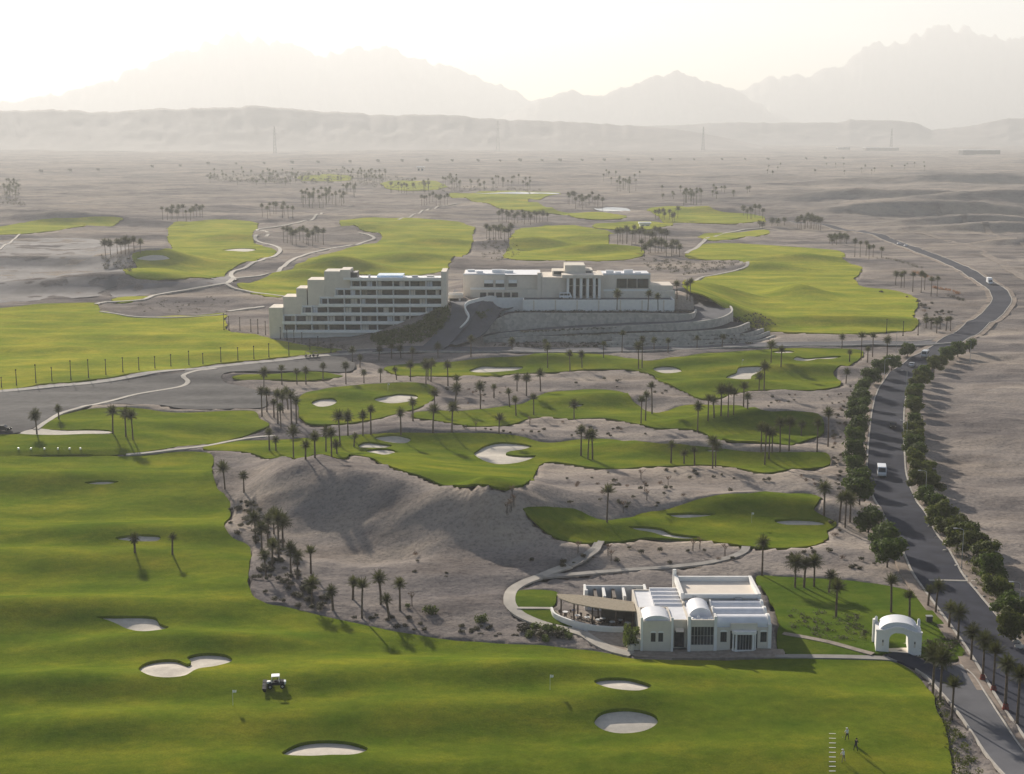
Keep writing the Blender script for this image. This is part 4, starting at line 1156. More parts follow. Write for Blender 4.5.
# bridge between wing and main building
def bridge():
    x0, x1 = (446.8 - 512) / FPX * 575, (463 - 512) / FPX * 590
    t = thing('link_bridge', 'flat roofed gateway linking the hotel wing to the main building over the drive', 'bridge', (x0, 583, 8.5))
    W = x1 - x0
    MB().box(0, W, 0, 10, 5.6, 6.9).build('deck', M['plaster'], t, bevel=.04)
    ra = MB(); ra.box(0, W, 0, .2, 6.902, 7.9); ra.build('parapet', M['plaster_white'], t)
    each('column', M['plaster_white'], t, [(W * .74, W * .74 + .7, .2, 1.0, -3, 5.6), (0, .5, .2, 9, -3, 5.6)])
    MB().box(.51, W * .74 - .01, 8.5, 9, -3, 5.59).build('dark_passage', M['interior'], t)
bridge()

# terraces: nested stone faced steps with planted tops
def terraces():
    Y0 = 572.0
    def XY(px, py, z): return flat_at(px, py, z)
    defs = [  # top edge of each stone wall: px, py, height
        ([(474, 336, 1.5), (484, 328, 4), (493, 321, 6.5), (505, 315.5, 8.8), (516, 313.2, 9.6), (560, 313, 9.6), (640, 313, 9.6), (690, 313.5, 9.6), (697, 309, 9.6)], 9, 'gravel', 'highest stone wall, at the foot of the white forecourt wall'),
        ([(480, 338, 1), (500, 333.5, 2.5), (540, 330.5, 4), (590, 327.5, 5.2), (640, 325, 6.2), (684, 322.5, 7.2), (715, 319, 8), (730, 313.5, 8.6), (732.5, 307.5, 9), (722, 302, 9), (700, 298.5, 9)], 16, 'asphalt_pale', 'long curved stone wall sweeping round under the ramp and turning circle'),
        ([(484, 340, .6), (520, 337, 2), (560, 336, 2.9), (600, 334.2, 3.6), (640, 333, 4.2), (690, 331.5, 4.6), (732, 328, 5.2), (750, 322, 5.6)], 10, 'gravel', 'low stone wall with a dark planted strip before it below the ramp'),
        ([(612, 337.4, 2.9), (650, 337, 2.9), (700, 336.4, 2.9), (745, 333.5, 2.9), (764, 328, 2.9)], 7, 'gravel', 'third stone step from the bottom at the right below the hotel'),
        ([(606, 341.4, 1.8), (650, 341, 1.8), (700, 340.6, 1.8), (750, 337, 1.8), (770, 331, 1.8)], 6, 'gravel', 'second stone step from the bottom at the right below the hotel'),
        ([(598, 345.4, .8), (650, 345.2, .8), (700, 344.6, .8), (754, 341, .8), (775, 335, .8)], 6, 'gravel', 'lowest stone step beside the service road at the right below hotel'),
    ]
    for px, back, top, lab in defs:
        P3 = [(*XY(a, b, z), z) for a, b, z in px]
        c3 = smooth_closed(P3, 2.5, False)
        cc = c3[:, :2]; zz = c3[:, 2]
        T = np.gradient(cc, axis=0); T /= np.linalg.norm(T, axis=1)[:, None]; N = np.stack([-T[:, 1], T[:, 0]], 1)
        t = thing('stone_terrace', lab, 'retaining wall', (0, 0, 0), 0, 'stone terraces below the hotel')
        bt = cc - N * .5; i_ = cc + N * .7; far_ = cc + N * back
        wv = []; wf = []; bv = []; bf = []
        for i in range(len(cc)):
            wv += [(bt[i][0], bt[i][1], -2.0), (cc[i][0], cc[i][1], zz[i]), (i_[i][0], i_[i][1], zz[i]), (i_[i][0], i_[i][1], zz[i] - .8)]
            bv += [(i_[i][0], i_[i][1], zz[i] - .5), (far_[i][0], far_[i][1], zz[i] - .4)]
        for i in range(len(cc) - 1):
            for j in range(3): wf.append((i * 4 + j, i * 4 + 4 + j, i * 4 + 5 + j, i * 4 + 1 + j))
            bf.append((i * 2, i * 2 + 2, i * 2 + 3, i * 2 + 1))
        wf.append((3, 2, 1, 0)); e = (len(cc) - 1) * 4; wf.append((e, e + 1, e + 2, e + 3))
        mb = MB(); mb.v = wv; mb.f = wf
        mb.build('retaining_wall', M['stone'], t)
        mesh_obj('bed', bv, bf, M[top], t)
        CUTS.append((np.concatenate([bt, far_[::-1]]), 13.0))
    # forecourt: white wall and paved top
    z = 13.2
    front = [XY(a, b, z) for a, b in [(523, 301.5), (560, 301), (600, 301), (640, 301), (674, 300.4)]]
    t = thing('forecourt_wall', 'long smooth white wall carrying the hotel forecourt', 'retaining wall', (0, 0, 0))
    mb = MB()
    fx0, fx1 = front[0][0], front[-1][0]; fy = front[2][1]
    mb.box(fx0, fx1, fy, fy + .6, 2, z + .5); mb.box(fx1 - .6, fx1, fy + .603, fy + 40, 2, z + .5); mb.box(fx0 - 14, fx0 + .5, fy + 8, fy + 8.5, 4, z + .4); mb.box(fx0, fx0 + .5, fy + .603, fy + 7.997, 4, z + .4)
    mb.build('retaining_wall', M['plaster_white'], t, bevel=.04)
    for k in range(7):
        x = fx0 + (fx1 - fx0) * (k + .5) / 7
        MB().box(x - .25, x + .25, fy - .2, fy - .003, 2, z + .3).build('pilaster', M['plaster'], t)
    fl = MB(); fl.box(fx0 + .5, fx1 - .6, fy + .6, fy + 44, 3, z); fl.box(fx0 - 30, fx0 + .49, fy + 8.5, fy + 44, 3, z - .01)
    fl.build('forecourt', M['asphalt_pale'], t)
    CUTS.append((np.array([(fx0 - 2, fy), (fx1, fy), (fx1, fy + 42), (fx0 - 2, fy + 42)]), 14.0))
    # curved drive wall between the two ramps
    t = thing('drive_wall', 'low curving white wall between the two hotel drives', 'wall', (0, 0, 0))
    P = np.array([at(*p) for p in [(460, 331), (466, 325), (469, 319), (466, 313), (465, 308), (472, 303.5), (482, 301), (496, 299.5)]])
    C = smooth_closed(P, 1.5, False); Tn = np.gradient(C, axis=0); Tn /= np.linalg.norm(Tn, axis=1)[:, None]; N = np.stack([-Tn[:, 1], Tn[:, 0]], 1)
    HZ = height(C[:, 0], C[:, 1])
    mb = MB()
    for i in range(len(C) - 1):
        b = len(mb.v)
        for q in (i, i + 1):
            for sgn in (-.25, .25):
                p = C[q] + N[q] * sgn
                mb.v += [(p[0], p[1], HZ[q] - 1), (p[0], p[1], HZ[q] + 1.5)]
        mb.f += [(b, b + 4, b + 5, b + 1), (b + 2, b + 3, b + 7, b + 6), (b + 1, b + 5, b + 7, b + 3)]
    mb.build('coping_wall', M['plaster_white'], t)
terraces()

# ================================================================== far structures
def far_building(name, label, px0, px1, py, hgt, depth, cat, mm='plaster', nwin=6):
    x0, y0 = flat_at(px0, py); x1, _ = flat_at(px1, py)
    z = hz((x0 + x1) / 2, y0 + depth / 2) - 1
    t = thing(name, label, cat, (x0, y0, z))
    W = x1 - x0
    MB().box(0, W, 0, depth, 0, hgt).build('wall', M[mm], t)
    MB().box(-1, W + 1, -1, depth + 1, hgt + .01, hgt + 1.2).build('roof', M['roof_white'], t)
    for k in range(nwin):
        a = W * (k + .25) / nwin; b = W * (k + .75) / nwin
        MB().box(a, b, -.15, -.01, hgt * .25, hgt * .7).build('window', M['glass'], t)
    return t
far_building('warehouse', 'long low dark warehouse on the far desert plain at right', 866, 899, 150, 16, 60, 'building', 'interior')
far_building('warehouse', 'long low pale warehouse at the right edge of the far plain', 963, 1000, 155.4, 16, 50, 'building', 'gravel')
far_building('warehouse', 'small dark shed left of the long dark warehouse on far plain', 838, 850, 149.6, 14, 40, 'building', 'interior', 3)
far_building('pavilion', 'tiny pale hut among the far palms beyond the left fairways', 417, 424, 172, 9, 14, 'hut', 'plaster', 2)
far_building('pavilion', 'small pale hut beyond the palm line right of the far pond', 640, 650, 227.5, 4, 7, 'hut', 'plaster_white', 2)

def mast(px, py, top, label):
    x, y = at(px, py); z = hz(x, y)
    H = (py - top) * (CAM_H - z) / (py - HORIZON) if py > HORIZON + 5 else 60
    H = (py - top) / FPX * y
    t = thing('lattice_mast', label, 'mast', (x, y, z - 1), 0, 'masts on the far plain')
    m = MB(); b = H * .055
    for sx in (-1, 1):
        for sy in (-1, 1): m.tube([(sx * b, sy * b, 0), (sx * b * .25, sy * b * .25, H)], [.7, .5], 4)
    n = 8
    for k in range(n):
        z0_, z1_ = H * k / n, H * (k + 1) / n
        s0, s1 = b * (1 - .75 * k / n), b * (1 - .75 * (k + 1) / n)
        for sy in (-1, 1):
            m.tube([(-s0, sy * s0, z0_), (s1, sy * s1, z1_)], .35, 4); m.tube([(s0, sy * s0, z0_), (-s1, sy * s1, z1_)], .35, 4)
    m.build('tower', M['metal_dark'], t)
    a = MB()
    for zz, L in ((.72, .13), (.86, .1)): a.tube([(-H * L, 0, H * zz), (0, 0, H * (zz + .02)), (H * L, 0, H * zz)], [.3, .7, .3], 4)
    a.build('crossarm', M['metal_dark'], t)
mast(275, 153, 127, 'tall lattice mast in front of the long left foothills')
mast(498, 151, 121, 'lattice mast near the middle of the far plain')
mast(703, 150, 127, 'lattice mast right of the middle on far plain')
mast(891, 150, 129, 'lattice mast beside the long dark warehouse far right')
# ================================================================== date palms
def crown_mesh(name, seed, nf, up_min, up_max, droop, width, tied=False):
    r = random.Random(seed); mb = MB()
    for k in range(nf):
        az = 2 * math.pi * (k * .381966) + r.uniform(-.25, .25)
        q = (k + .5) / nf
        el = R(up_max + (up_min - up_max) * q + r.uniform(-8, 8))
        L = (.85 + .3 * r.random()) * (1.0 if q < .8 else .85)
        d = Vector((math.cos(az) * math.cos(el), math.sin(az) * math.cos(el), math.sin(el)))
        side = Vector((-math.sin(az), math.cos(az), 0))
        n = 6; P = []; pos = Vector((0, 0, .04)); dr = d.copy()
        for i in range(n + 1):
            P.append(pos.copy()); pos = pos + dr * (L / n)
            dr = (dr + Vector((0, 0, -droop * (.6 + .8 * i / n)))).normalized()
        for i in range(n):
            a, b = P[i], P[i + 1]; t = (i + .5) / n
            w = width * (math.sin(math.pi * min(1, .12 + t * .95)) ** .7 + .1)
            tw = (b - a)
            dn = tw.cross(side).normalized()
            if dn.z > 0: dn = -dn
            for s in (-1, 1):
                for h in (0, 1):
                    p0 = a + tw * (.5 * h); p1 = a + tw * (.5 * h + .34)
                    tip = p1 + side * s * w * (.8 + .4 * r.random()) + tw * .7 + dn * w * (.35 + .3 * r.random())
                    b0 = len(mb.v); mb.v += [tuple(p0), tuple(p1), tuple(tip)]; mb.f.append((b0, b0 + 1, b0 + 2))
            b0 = len(mb.v); u = side * .018
            mb.v += [tuple(a - u), tuple(a + u), tuple(b + u), tuple(b - u)]; mb.f.append((b0, b0 + 1, b0 + 2, b0 + 3))
    me = bpy.data.meshes.new(name); me.from_pydata(mb.v, [], mb.f); me.materials.append(M['frond']); me.update()
    return me

def trunk_mesh(seed, lean):
    r = random.Random(seed); mb = MB()
    n = 9; pts = []; rad = []
    for i in range(n + 1):
        t = i / n
        pts.append((lean * t * t, 0, -.06 + 1.06 * t)); rad.append(.23 - .06 * t + (.05 if i == 0 else 0) + (.05 if t > .9 else 0) + r.uniform(-.012, .012))
    mb.tube(pts, rad, 9)
    me = bpy.data.meshes.new('trunk'); me.from_pydata(mb.v, [], mb.f); me.materials.append(M['bark'])
    me.polygons.foreach_set('use_smooth', [True] * len(me.polygons)); me.update()
    return me

CROWNS = [crown_mesh('crown', 1, 44, -25, 82, .12, .27), crown_mesh('crown', 2, 42, -40, 80, .15, .28), crown_mesh('crown', 3, 36, -15, 84, .11, .26),
          crown_mesh('crown', 4, 32, 5, 86, .08, .24), crown_mesh('crown', 5, 48, -50, 80, .17, .28)]
TRUNKS = [trunk_mesh(11, 0), trunk_mesh(12, .25), trunk_mesh(13, -.3), trunk_mesh(14, .55)]
PALMS = []     # (x, y) of every palm base
def palm(x, y, z, H, cr, label, group, kind=None, lean=None, name='date_palm'):
    k = rnd.randrange(len(CROWNS)) if kind is None else kind
    li = rnd.choices([0, 1, 2, 3], [4, 3, 3, 1])[0] if lean is None else lean
    a = rnd.uniform(0, 6.28)
    t = thing(name, label, 'palm tree', (x, y, z - .1), a, group)
    tr = bpy.data.objects.new('trunk', TRUNKS[li]); col.objects.link(tr); tr.parent = t
    s = .8 + .25 * rnd.random()
    tr.scale = (s, s, H)
    lean_v = [0, .25, -.3, .55][li] * s
    c = bpy.data.objects.new('crown', CROWNS[k]); col.objects.link(c); c.parent = t
    cr *= rnd.uniform(.82, 1.2)
    c.location = (lean_v, 0, H * .985); c.scale = (cr, cr, cr * .95)
    c.rotation_euler = (rnd.uniform(-.12, .12), rnd.uniform(-.12, .12), rnd.uniform(0, 6.28))
    PALMS.append((x, y))
    return t

# px x of the base, px y of the base, px y of the crown top; grouped as they stand
CL = {}
CL['shrub bed by the foreground fairway'] = [(225, 490, 463), (244, 493, 470), (256, 543, 510), (266, 577, 548), (272.5, 571, 537), (279, 560, 510), (291, 576, 540), (297.5, 578, 548), (311, 573, 545), (312, 604, 576), (333, 610, 584), (353, 599, 576), (362, 618, 577), (381, 604, 571), (389, 621, 591.5), (400, 610, 576), (274, 534, 508), (283, 546, 515), (262, 552, 520), (268, 546, 512)]
CL['two bunkers of the big foreground fairway'] = [(135, 553, 533), (172.5, 555, 532)]
CL['practice tee'] = [(37, 434.5, 410), (59, 419.5, 405), (113, 434, 407), (126, 437, 408), (133, 440, 410)]
CL['narrow grass tongue above the dune'] = [(269.5, 451, 428), (276, 451, 436), (293.6, 458, 426), (305.6, 460, 439), (315, 458, 430), (326, 452, 426), (331.6, 457, 426.5), (337, 454, 440), (340, 446, 411), (348, 436, 411), (354, 447, 433), (363, 436, 410), (371, 435, 405)]
CL['dark clump left of the two bunker green'] = [(262, 416, 386), (267, 412, 388), (278, 423, 390), (283, 413, 392), (291.5, 423, 390), (296.5, 422, 396), (274, 417, 398), (288, 410, 388), (281, 428, 402)]
CL['thin grass strip below the hotel wing'] = [(264, 387.5, 368), (282, 384, 365.6), (297, 384, 368), (306, 384, 367), (323, 380, 363), (346, 384, 361), (364, 382, 370), (380.6, 382, 369)]
CL['sand just right of the two bunker green'] = [(401, 435, 407), (413, 421, 396.6), (433, 432, 405), (435, 411, 388), (452, 432, 401.6), (455.6, 408, 384), (457, 394, 376)]
CL['sand left of the third grass band'] = [(480.5, 409, 382.5), (494, 398, 385), (509.6, 407, 389), (516, 416, 396), (517, 391, 373), (526.5, 396, 374), (540.5, 390, 370), (533.7, 415, 394)]
CL['front edge of the long horseshoe bunker fairway'] = [(499, 433, 415), (581, 456, 424), (588, 459, 431), (592.5, 460, 428)]
CL['left tip of the fourth grass band'] = [(396.5, 379.5, 367), (410.5, 381, 362), (426, 384.6, 360), (431, 381, 359), (448, 384.6, 362), (428, 380, 362)]
CL['fourth grass band under the terraces'] = [(547.6, 368, 342.7), (570, 371, 351.6), (582, 368, 350), (603.5, 358, 341.6), (638.5, 369, 341.6), (642, 368, 335)]
CL['middle of the third grass band'] = [(574, 419.5, 400.5), (641, 424, 396), (645.5, 421, 390), (652, 414, 382)]
CL['sand strip before the third band on the right'] = [(697.6, 431, 401), (708, 421, 395), (714, 418, 396), (721, 416, 386), (728, 417, 385.5), (733.5, 415, 389), (743.5, 407, 383), (747.5, 409, 393)]
CL['right end of the horseshoe bunker fairway'] = [(671, 463.5, 441), (684, 464, 450), (694.5, 465, 446), (712.6, 469, 434.7), (715.5, 467, 440)]
CL['sand bay at the right end of the third band'] = [(761, 452.6, 422), (764.7, 465, 424), (769, 459, 428), (772, 453, 426), (780, 451, 417), (789, 450, 416), (801, 436, 420.6), (817, 451, 416), (828, 446, 406.6)]
CL['small green before the restaurant'] = [(607, 522.7, 484)]
CL['right corner of the small putting green'] = [(824, 515.7, 480.5), (839.6, 521, 493), (845, 528, 489), (850, 522, 494)]
CL['lawn behind the restaurant'] = [(762, 576, 533), (795, 588, 553.6), (804, 588, 556.6), (814, 587, 552), (829, 593, 568.7), (836, 617, 578)]
CL['lawn behind the white gate arch'] = [(891, 612.6, 573), (909.4, 617, 590), (928, 606.5, 585), (935.7, 612.6, 579)]
CL['verge between the road and the driveway'] = [(949, 627.7, 599), (958, 640, 603.5), (971, 661, 621.6), (982.6, 679, 627.7), (993, 691, 640), (1005, 709, 649), (1017, 724, 661)]
CL['left edge of the driveway'] = [(932.7, 694, 643), (940, 700, 646), (952, 718, 673)]
CL['planted verge at the top of the left road tree row'] = [(842, 348, 334), (846, 383, 368), (849.5, 362, 350), (861, 360, 333), (867.5, 362, 346), (872.5, 357, 333), (887, 356, 336)]
CL['fourth grass band at its right end'] = [(781, 367, 346.5), (764, 391, 362), (759, 391, 373), (771, 363, 341)]
CL['forecourt of the hotel main building'] = [(617, 309, 290), (648, 309, 291), (658, 309, 293), (677, 298, 281), (687, 299, 281), (690, 300, 278.5)]
CL['planted verge in front of the hotel wing'] = [(352.5, 361, 348), (360, 367, 354), (379, 360, 347), (391.6, 359, 345), (401, 358, 345), (412, 361, 347), (438, 358, 344), (471, 356, 335)]
CL['planting at the foot of the stone terraces'] = [(512, 350, 338), (545, 352, 340), (622, 353, 331), (654, 350, 337), (668, 352, 338), (697, 349, 336), (722, 348, 335)]
CL['sand beyond the big right hand fairway'] = [(895.5, 285, 271.5), (901, 288, 272), (904, 288, 271), (912.6, 292, 273), (921, 293, 272), (924.5, 290, 273), (931, 296, 278), (937, 296, 276)]
CL['roadside corner beyond the big right fairway'] = [(926, 328, 317), (931, 329, 318), (936.6, 333.5, 319), (940, 329, 317), (946, 331, 318), (950.5, 330, 317)]
CL['upper right corner of the big right fairway'] = [(854.7, 257, 239), (860, 257, 241), (866, 256, 241), (873, 257, 245), (881.5, 258, 247), (869, 259, 245)]

SHORT = {'front edge of the long horseshoe bunker fairway': 'front of the horseshoe bunker fairway', 'sand strip before the third band on the right': 'sand strip before third band right', 'right end of the horseshoe bunker fairway': 'horseshoe bunker fairway right end',
         'sand bay at the right end of the third band': 'sand bay right of third band', 'planted verge at the top of the left road tree row': 'verge topping the left road trees', 'planting at the foot of the stone terraces': 'foot of the stone terraces'}
for place, pts in CL.items():
    pts = sorted(pts)
    grp = 'date palms, ' + place
    for i, (px, py, pt) in enumerate(pts):
        x, y = at(px, py); z = hz(x, y)
        if 'forecourt' in place: x, y = flat_at(px, py, 13.2); z = 13.2
        H = max(3.2, (py - pt) / FPX * y * 1.0)
        cr = 1.35 if H < 4.4 else (1.75 if H < 6 else 2.05)
        if y > 420: cr *= 1.06
        H = H - cr * .55
        o_, e_ = ordinal(i, len(pts))
        if len(pts) == 1: lab = f'lone tall date palm at the back edge of the {place}'
        else: lab = f'{o_} date palm{e_} by the {SHORT.get(place, place)}'
        palm(x, y, z, H, cr, lab, grp)
NEAR_PALMS = len(PALMS)

# groves further off: px x range, base y range, crown top offset, count; nothing tells the palms of one grove apart
GROVES = [
    ((828, 848), (242, 245), 9, 8, 'sand left of the far bend of the road'),
    ((796, 821), (226, 231), 13, 12, 'far end of the road right of the pond'),
    ((742, 763), (216, 220), 12, 7, 'pale green strip at the far right'),
    ((754, 790), (225, 229), 7, 5, 'low line before the far road end'),
    ((498, 548), (221, 225), 11, 16, 'ridge between the two middle far fairways'),
    ((486, 512), (238, 243), 14, 9, 'dark knoll right of the sunlit far fairway'),
    ((617, 668), (241, 247), 16, 20, 'long grove just behind the hotel main building'),
    ((640, 682), (251, 258), 13, 13, 'tan sand behind the hotel right end'),
    ((654, 680), (218, 223), 10, 8, 'green strip right of the far pond'),
    ((105, 141), (250, 256), 16, 8, 'dark ground at the far left'),
    ((162, 204), (217, 222), 13, 13, 'back edge of the far left fairway'),
    ((261, 294), (213, 219), 15, 9, 'bend of the far left cart path'),
    ((282, 324), (241, 247), 16, 13, 'island between the two winding cart paths'),
    ((566, 603), (201, 210), 15, 16, 'far grove left of the pond'),
    ((421, 448), (202, 207), 13, 10, 'far grove above the sunlit fairway'),
]
for (xa, xb), (ya, yb), hh, n, place in GROVES:
    for k in range(n):
        px = xa + (xb - xa) * (k + rnd.uniform(.1, .9)) / n; py = rnd.uniform(ya, yb)
        x, y = at(px, py); z = hz(x, y)
        H = hh / FPX * y * rnd.uniform(.78, 1.05)
        H = min(H, 11.5)
        cr = rnd.uniform(2.9, 3.6)
        palm(x, y, z, H - cr * .4, cr, f'date palm in the {place}', 'date palms, ' + place)
print('palms', len(PALMS), 'near', NEAR_PALMS)

# the farthest groves read as one mass: one object
def far_grove():
    mb_v = []; mb_f = []
    G = [((617, 637), (187, 193), 12, 7), ((680, 701), (200, 206), 13, 8), ((295, 345), (199, 208), 12, 18), ((348, 386), (177, 186), 9, 22), ((390, 432), (188, 195), 10, 10), ((442, 460), (184, 190), 9, 8), ((470, 530), (184, 192), 9, 14),
         ((343, 356), (192, 198), 10, 5), ((0, 20), (186, 200), 8, 12), ((210, 345), (172, 186), 5, 34), ((640, 760), (190, 200), 5, 10), ((760, 930), (166, 175), 4, 12), ((600, 640), (176, 186), 6, 6)]
    r = random.Random(5)
    for (xa, xb), (ya, yb), hh, n in G:
        for k in range(int(n * 1.7)):
            x, y = at(r.uniform(xa, xb), r.uniform(ya, yb)); z = hz(x, y)
            H = min(hh / FPX * y * r.uniform(.7, 1.0), 14); cr = r.uniform(2.6, 3.6)
            b = len(mb_v)
            for me, sc, off in ((TRUNKS[0], (1, 1, H), 0), (CROWNS[r.randrange(5)], (cr, cr, cr), H)):
                b = len(mb_v); a = r.uniform(0, 6.28); ca, sa = math.cos(a), math.sin(a)
                for v in me.vertices:
                    vx, vy, vz = v.co[0] * sc[0], v.co[1] * sc[1], v.co[2] * sc[2]
                    mb_v.append((x + vx * ca - vy * sa, y + vx * sa + vy * ca, z + vz + off))
                for p in me.polygons: mb_f.append(tuple(b + q for q in p.vertices))
    o = mesh_obj('distant_palms', mb_v, mb_f, M['frond'])
    o['kind'] = 'stuff'
far_grove()

# ================================================================== leafy trees and shrubs
def leaf_cloud(mb, r, blobs, n, size, flat=0.0):
    tot = sum(b[3] ** 2 for b in blobs)
    for cx, cy, cz, br, sq in blobs:
        for k in range(int(n * br * br / tot)):
            d = Vector((r.gauss(0, 1), r.gauss(0, 1), r.gauss(0, 1))).normalized()
            rr = br * (r.random() ** .35) * (1 + .12 * math.sin(7 * d.x + 3 * cx) + .1 * math.sin(9 * d.y))
            p = Vector((cx + d.x * rr, cy + d.y * rr, cz + d.z * rr * sq))
            nrm = (d + Vector((r.uniform(-.8, .8), r.uniform(-.8, .8), r.uniform(-.4, 1.0)))).normalized()
            a = nrm.orthogonal().normalized(); bb = nrm.cross(a)
            s = size * r.uniform(.6, 1.3); t = r.uniform(0, 3.14)
            u = a * math.cos(t) + bb * math.sin(t); v = nrm.cross(u)
            b0 = len(mb.v)
            mb.v += [tuple(p - u * s), tuple(p + v * s * .55), tuple(p + u * s), tuple(p - v * s * .55)]
            mb.f.append((b0, b0 + 1, b0 + 2, b0 + 3))

def tree_crown(seed, rad, h0, h1, n, size):
    r = random.Random(seed); mb = MB()
    blobs = [(0, 0, (h0 + h1) / 2, rad * .62, .95)]
    for k in range(9):
        a = k * 2.4 + r.uniform(-.3, .3); q = r.uniform(.35, .72) * rad
        blobs.append((q * math.cos(a), q * math.sin(a), r.uniform(h0 + rad * .25, h1 - rad * .3), rad * r.uniform(.32, .5), .85))
    leaf_cloud(mb, r, blobs, n, size)
    me = bpy.data.meshes.new('crown'); me.from_pydata(mb.v, [], mb.f); me.update()
    return me

def tree_trunk(seed, h, rad=.16):
    r = random.Random(seed); mb = MB()
    mb.tube([(0, 0, -.3), (.05, 0, h * .4), (r.uniform(-.2, .2), r.uniform(-.2, .2), h)], [rad * 1.25, rad, rad * .7], 7)
    for k in range(5):
        a = k * 1.3 + r.random(); L = h * .75
        mb.tube([(0, 0, h * .75), (math.cos(a) * L * .4, math.sin(a) * L * .4, h * 1.1), (math.cos(a) * L * .8, math.sin(a) * L * .8, h * 1.4)], [rad * .6, rad * .4, rad * .12], 5)
    me = bpy.data.meshes.new('trunk'); me.from_pydata(mb.v, [], mb.f); me.materials.append(M['bark_tree']); me.update()
    return me

RT_CROWN = [tree_crown(40 + k, 2.75, 1.0, 5.0, 2600, .27) for k in range(5)]
for me in RT_CROWN[:3]: me.materials.append(M['leaf'])
for me in RT_CROWN[3:]: me.materials.append(M['leaf_olive'])
RT_TRUNK = [tree_trunk(50 + k, 1.7) for k in range(3)]
def road_tree(px, pyc, label, group, olive=False, s=1.0):
    # the crown centre is given; the foot stands 2.9 m below it
    x, y = flat_at(px, pyc, 3.4 * s); z = hz(x, y)
    t = thing('roadside_tree', label, 'tree', (x, y, z), rnd.uniform(0, 6.28), group)
    k = rnd.randrange(3, 5) if olive and rnd.random() < .7 else rnd.randrange(3)
    c = bpy.data.objects.new('crown', RT_CROWN[k]); col.objects.link(c); c.parent = t
    ss = s * rnd.uniform(1.16, 1.4); c.scale = (ss, ss, ss * rnd.uniform(.9, 1.08))
    q = bpy.data.objects.new('trunk', RT_TRUNK[rnd.randrange(3)]); col.objects.link(q); q.parent = t
    return t
LEFT_ROW = [(908, 349.5), (892, 361), (881, 367.5), (870.6, 375), (863, 385), (860, 395.5), (860, 406), (858, 416), (858, 425.5), (856, 436), (855, 450), (855.5, 464), (858, 479), (860, 496), (869, 514), (884, 535), (888, 551)]
n = len(LEFT_ROW)
for i, (px, py) in enumerate(sorted(LEFT_ROW, key=lambda p: -p[1])):
    o_, e_ = ordinal(i, n, 'near', 'far')
    o_ = {'nearmost': 'nearest', 'farmost': 'farthest'}.get(o_, o_)
    road_tree(px, py, f'{o_} round dark green tree{e_} end of the row left of the road' if e_ else f'{o_} round dark green tree of the row left of the road', 'trees in the row left of the road', s=.98)
RIGHT_ROW = [(952, 352), (940, 359), (921, 378), (915, 388.5), (914, 400.5), (915, 425), (914, 438.5), (917, 452), (921, 473), (927, 492), (946, 514), (948, 526), (966, 533), (1008, 602), (970, 345), (958, 349.5), (946, 355), (934.5, 363), (925.6, 373), (917, 383.5), (914, 394), (914, 407), (915, 419), (914, 431), (914, 446), (917, 458), (925.6, 467), (920, 481.6), (931.6, 484.5), (936, 502), (938, 514.5), (961, 524), (958, 538), (974, 545), (985, 556), (998, 586), (1019, 610), (992, 570), (1012, 624)]
n = len(RIGHT_ROW)
for i, (px, py) in enumerate(sorted(RIGHT_ROW, key=lambda p: -p[1])):
    o_, e_ = ordinal(i, n, 'near', 'far')
    o_ = {'nearmost': 'nearest', 'farmost': 'farthest'}.get(o_, o_)
    road_tree(px, py, f'{o_} bushy olive green tree{e_} end of the row right of the road' if e_ else f'{o_} bushy olive green tree of the row right of the road', 'trees in the row right of the road', True, .86 if py < 480 else .84)

# shrubs
def shrub_mesh(seed, n, size, flat, mm, name='foliage'):
    r = random.Random(seed); mb = MB()
    blobs = [(r.uniform(-.45, .45), r.uniform(-.45, .45), .3 + .25 * r.random(), r.uniform(.35, .6), flat) for k in range(5)]
    leaf_cloud(mb, r, blobs, n, size)
    me = bpy.data.meshes.new(name); me.from_pydata(mb.v, [], mb.f); me.materials.append(M[mm]); me.update()
    return me
SHRUB = [shrub_mesh(60 + k, 240, .13, .7, 'scrub') for k in range(3)]
GREEN = [shrub_mesh(70 + k, 420, .12, .9, 'bush') for k in range(3)]
TWIGGY = [shrub_mesh(80 + k, 160, .11, .8, 'twig') for k in range(2)]
STEM = MB()
for k in range(6): STEM.tube([(0, 0, -.15), (.3 * math.cos(k * 1.05), .3 * math.sin(k * 1.05), .5)], [.03, .012], 4)
_sm = bpy.data.meshes.new('stems'); _sm.from_pydata(STEM.v, [], STEM.f); _sm.materials.append(M['bark_tree'])
N_SHRUB = [0]
def shrub(px, py, s, meshes, label, group, name='desert_shrub', cat='shrub', zoff=0.0, stems=False, tall=1.0):
    x, y = at(px, py); z = hz(x, y) + zoff
    if stems:
        t = thing(name, label, cat, (x, y, z), rnd.uniform(0, 6.28), group)
        o = bpy.data.objects.new('foliage', rnd.choice(meshes)); col.objects.link(o); o.parent = t
        q = bpy.data.objects.new('stems', _sm); col.objects.link(q); q.parent = t; q.scale = (s, s, s)
        o.scale = (s, s, s * tall)
    else:
        o = bpy.data.objects.new(name, rnd.choice(meshes)); col.objects.link(o)
        o.location = (x, y, z); o.rotation_euler = (0, 0, rnd.uniform(0, 6.28)); o.scale = (s, s, s * tall)
        tag(o, label, cat, group)
    N_SHRUB[0] += 1
    return o

def scatter(poly, n, rr):
    P = np.array(poly, float); out = []
    x0, y0 = P.min(0); x1, y1 = P.max(0); tries = 0
    while len(out) < n and tries < n * 60:
        tries += 1
        a = rr.uniform(x0, x1); b = rr.uniform(y0, y1)
        if inside(P, np.array([a]), np.array([b]))[0]: out.append((a, b))
    return out
rs = random.Random(21)
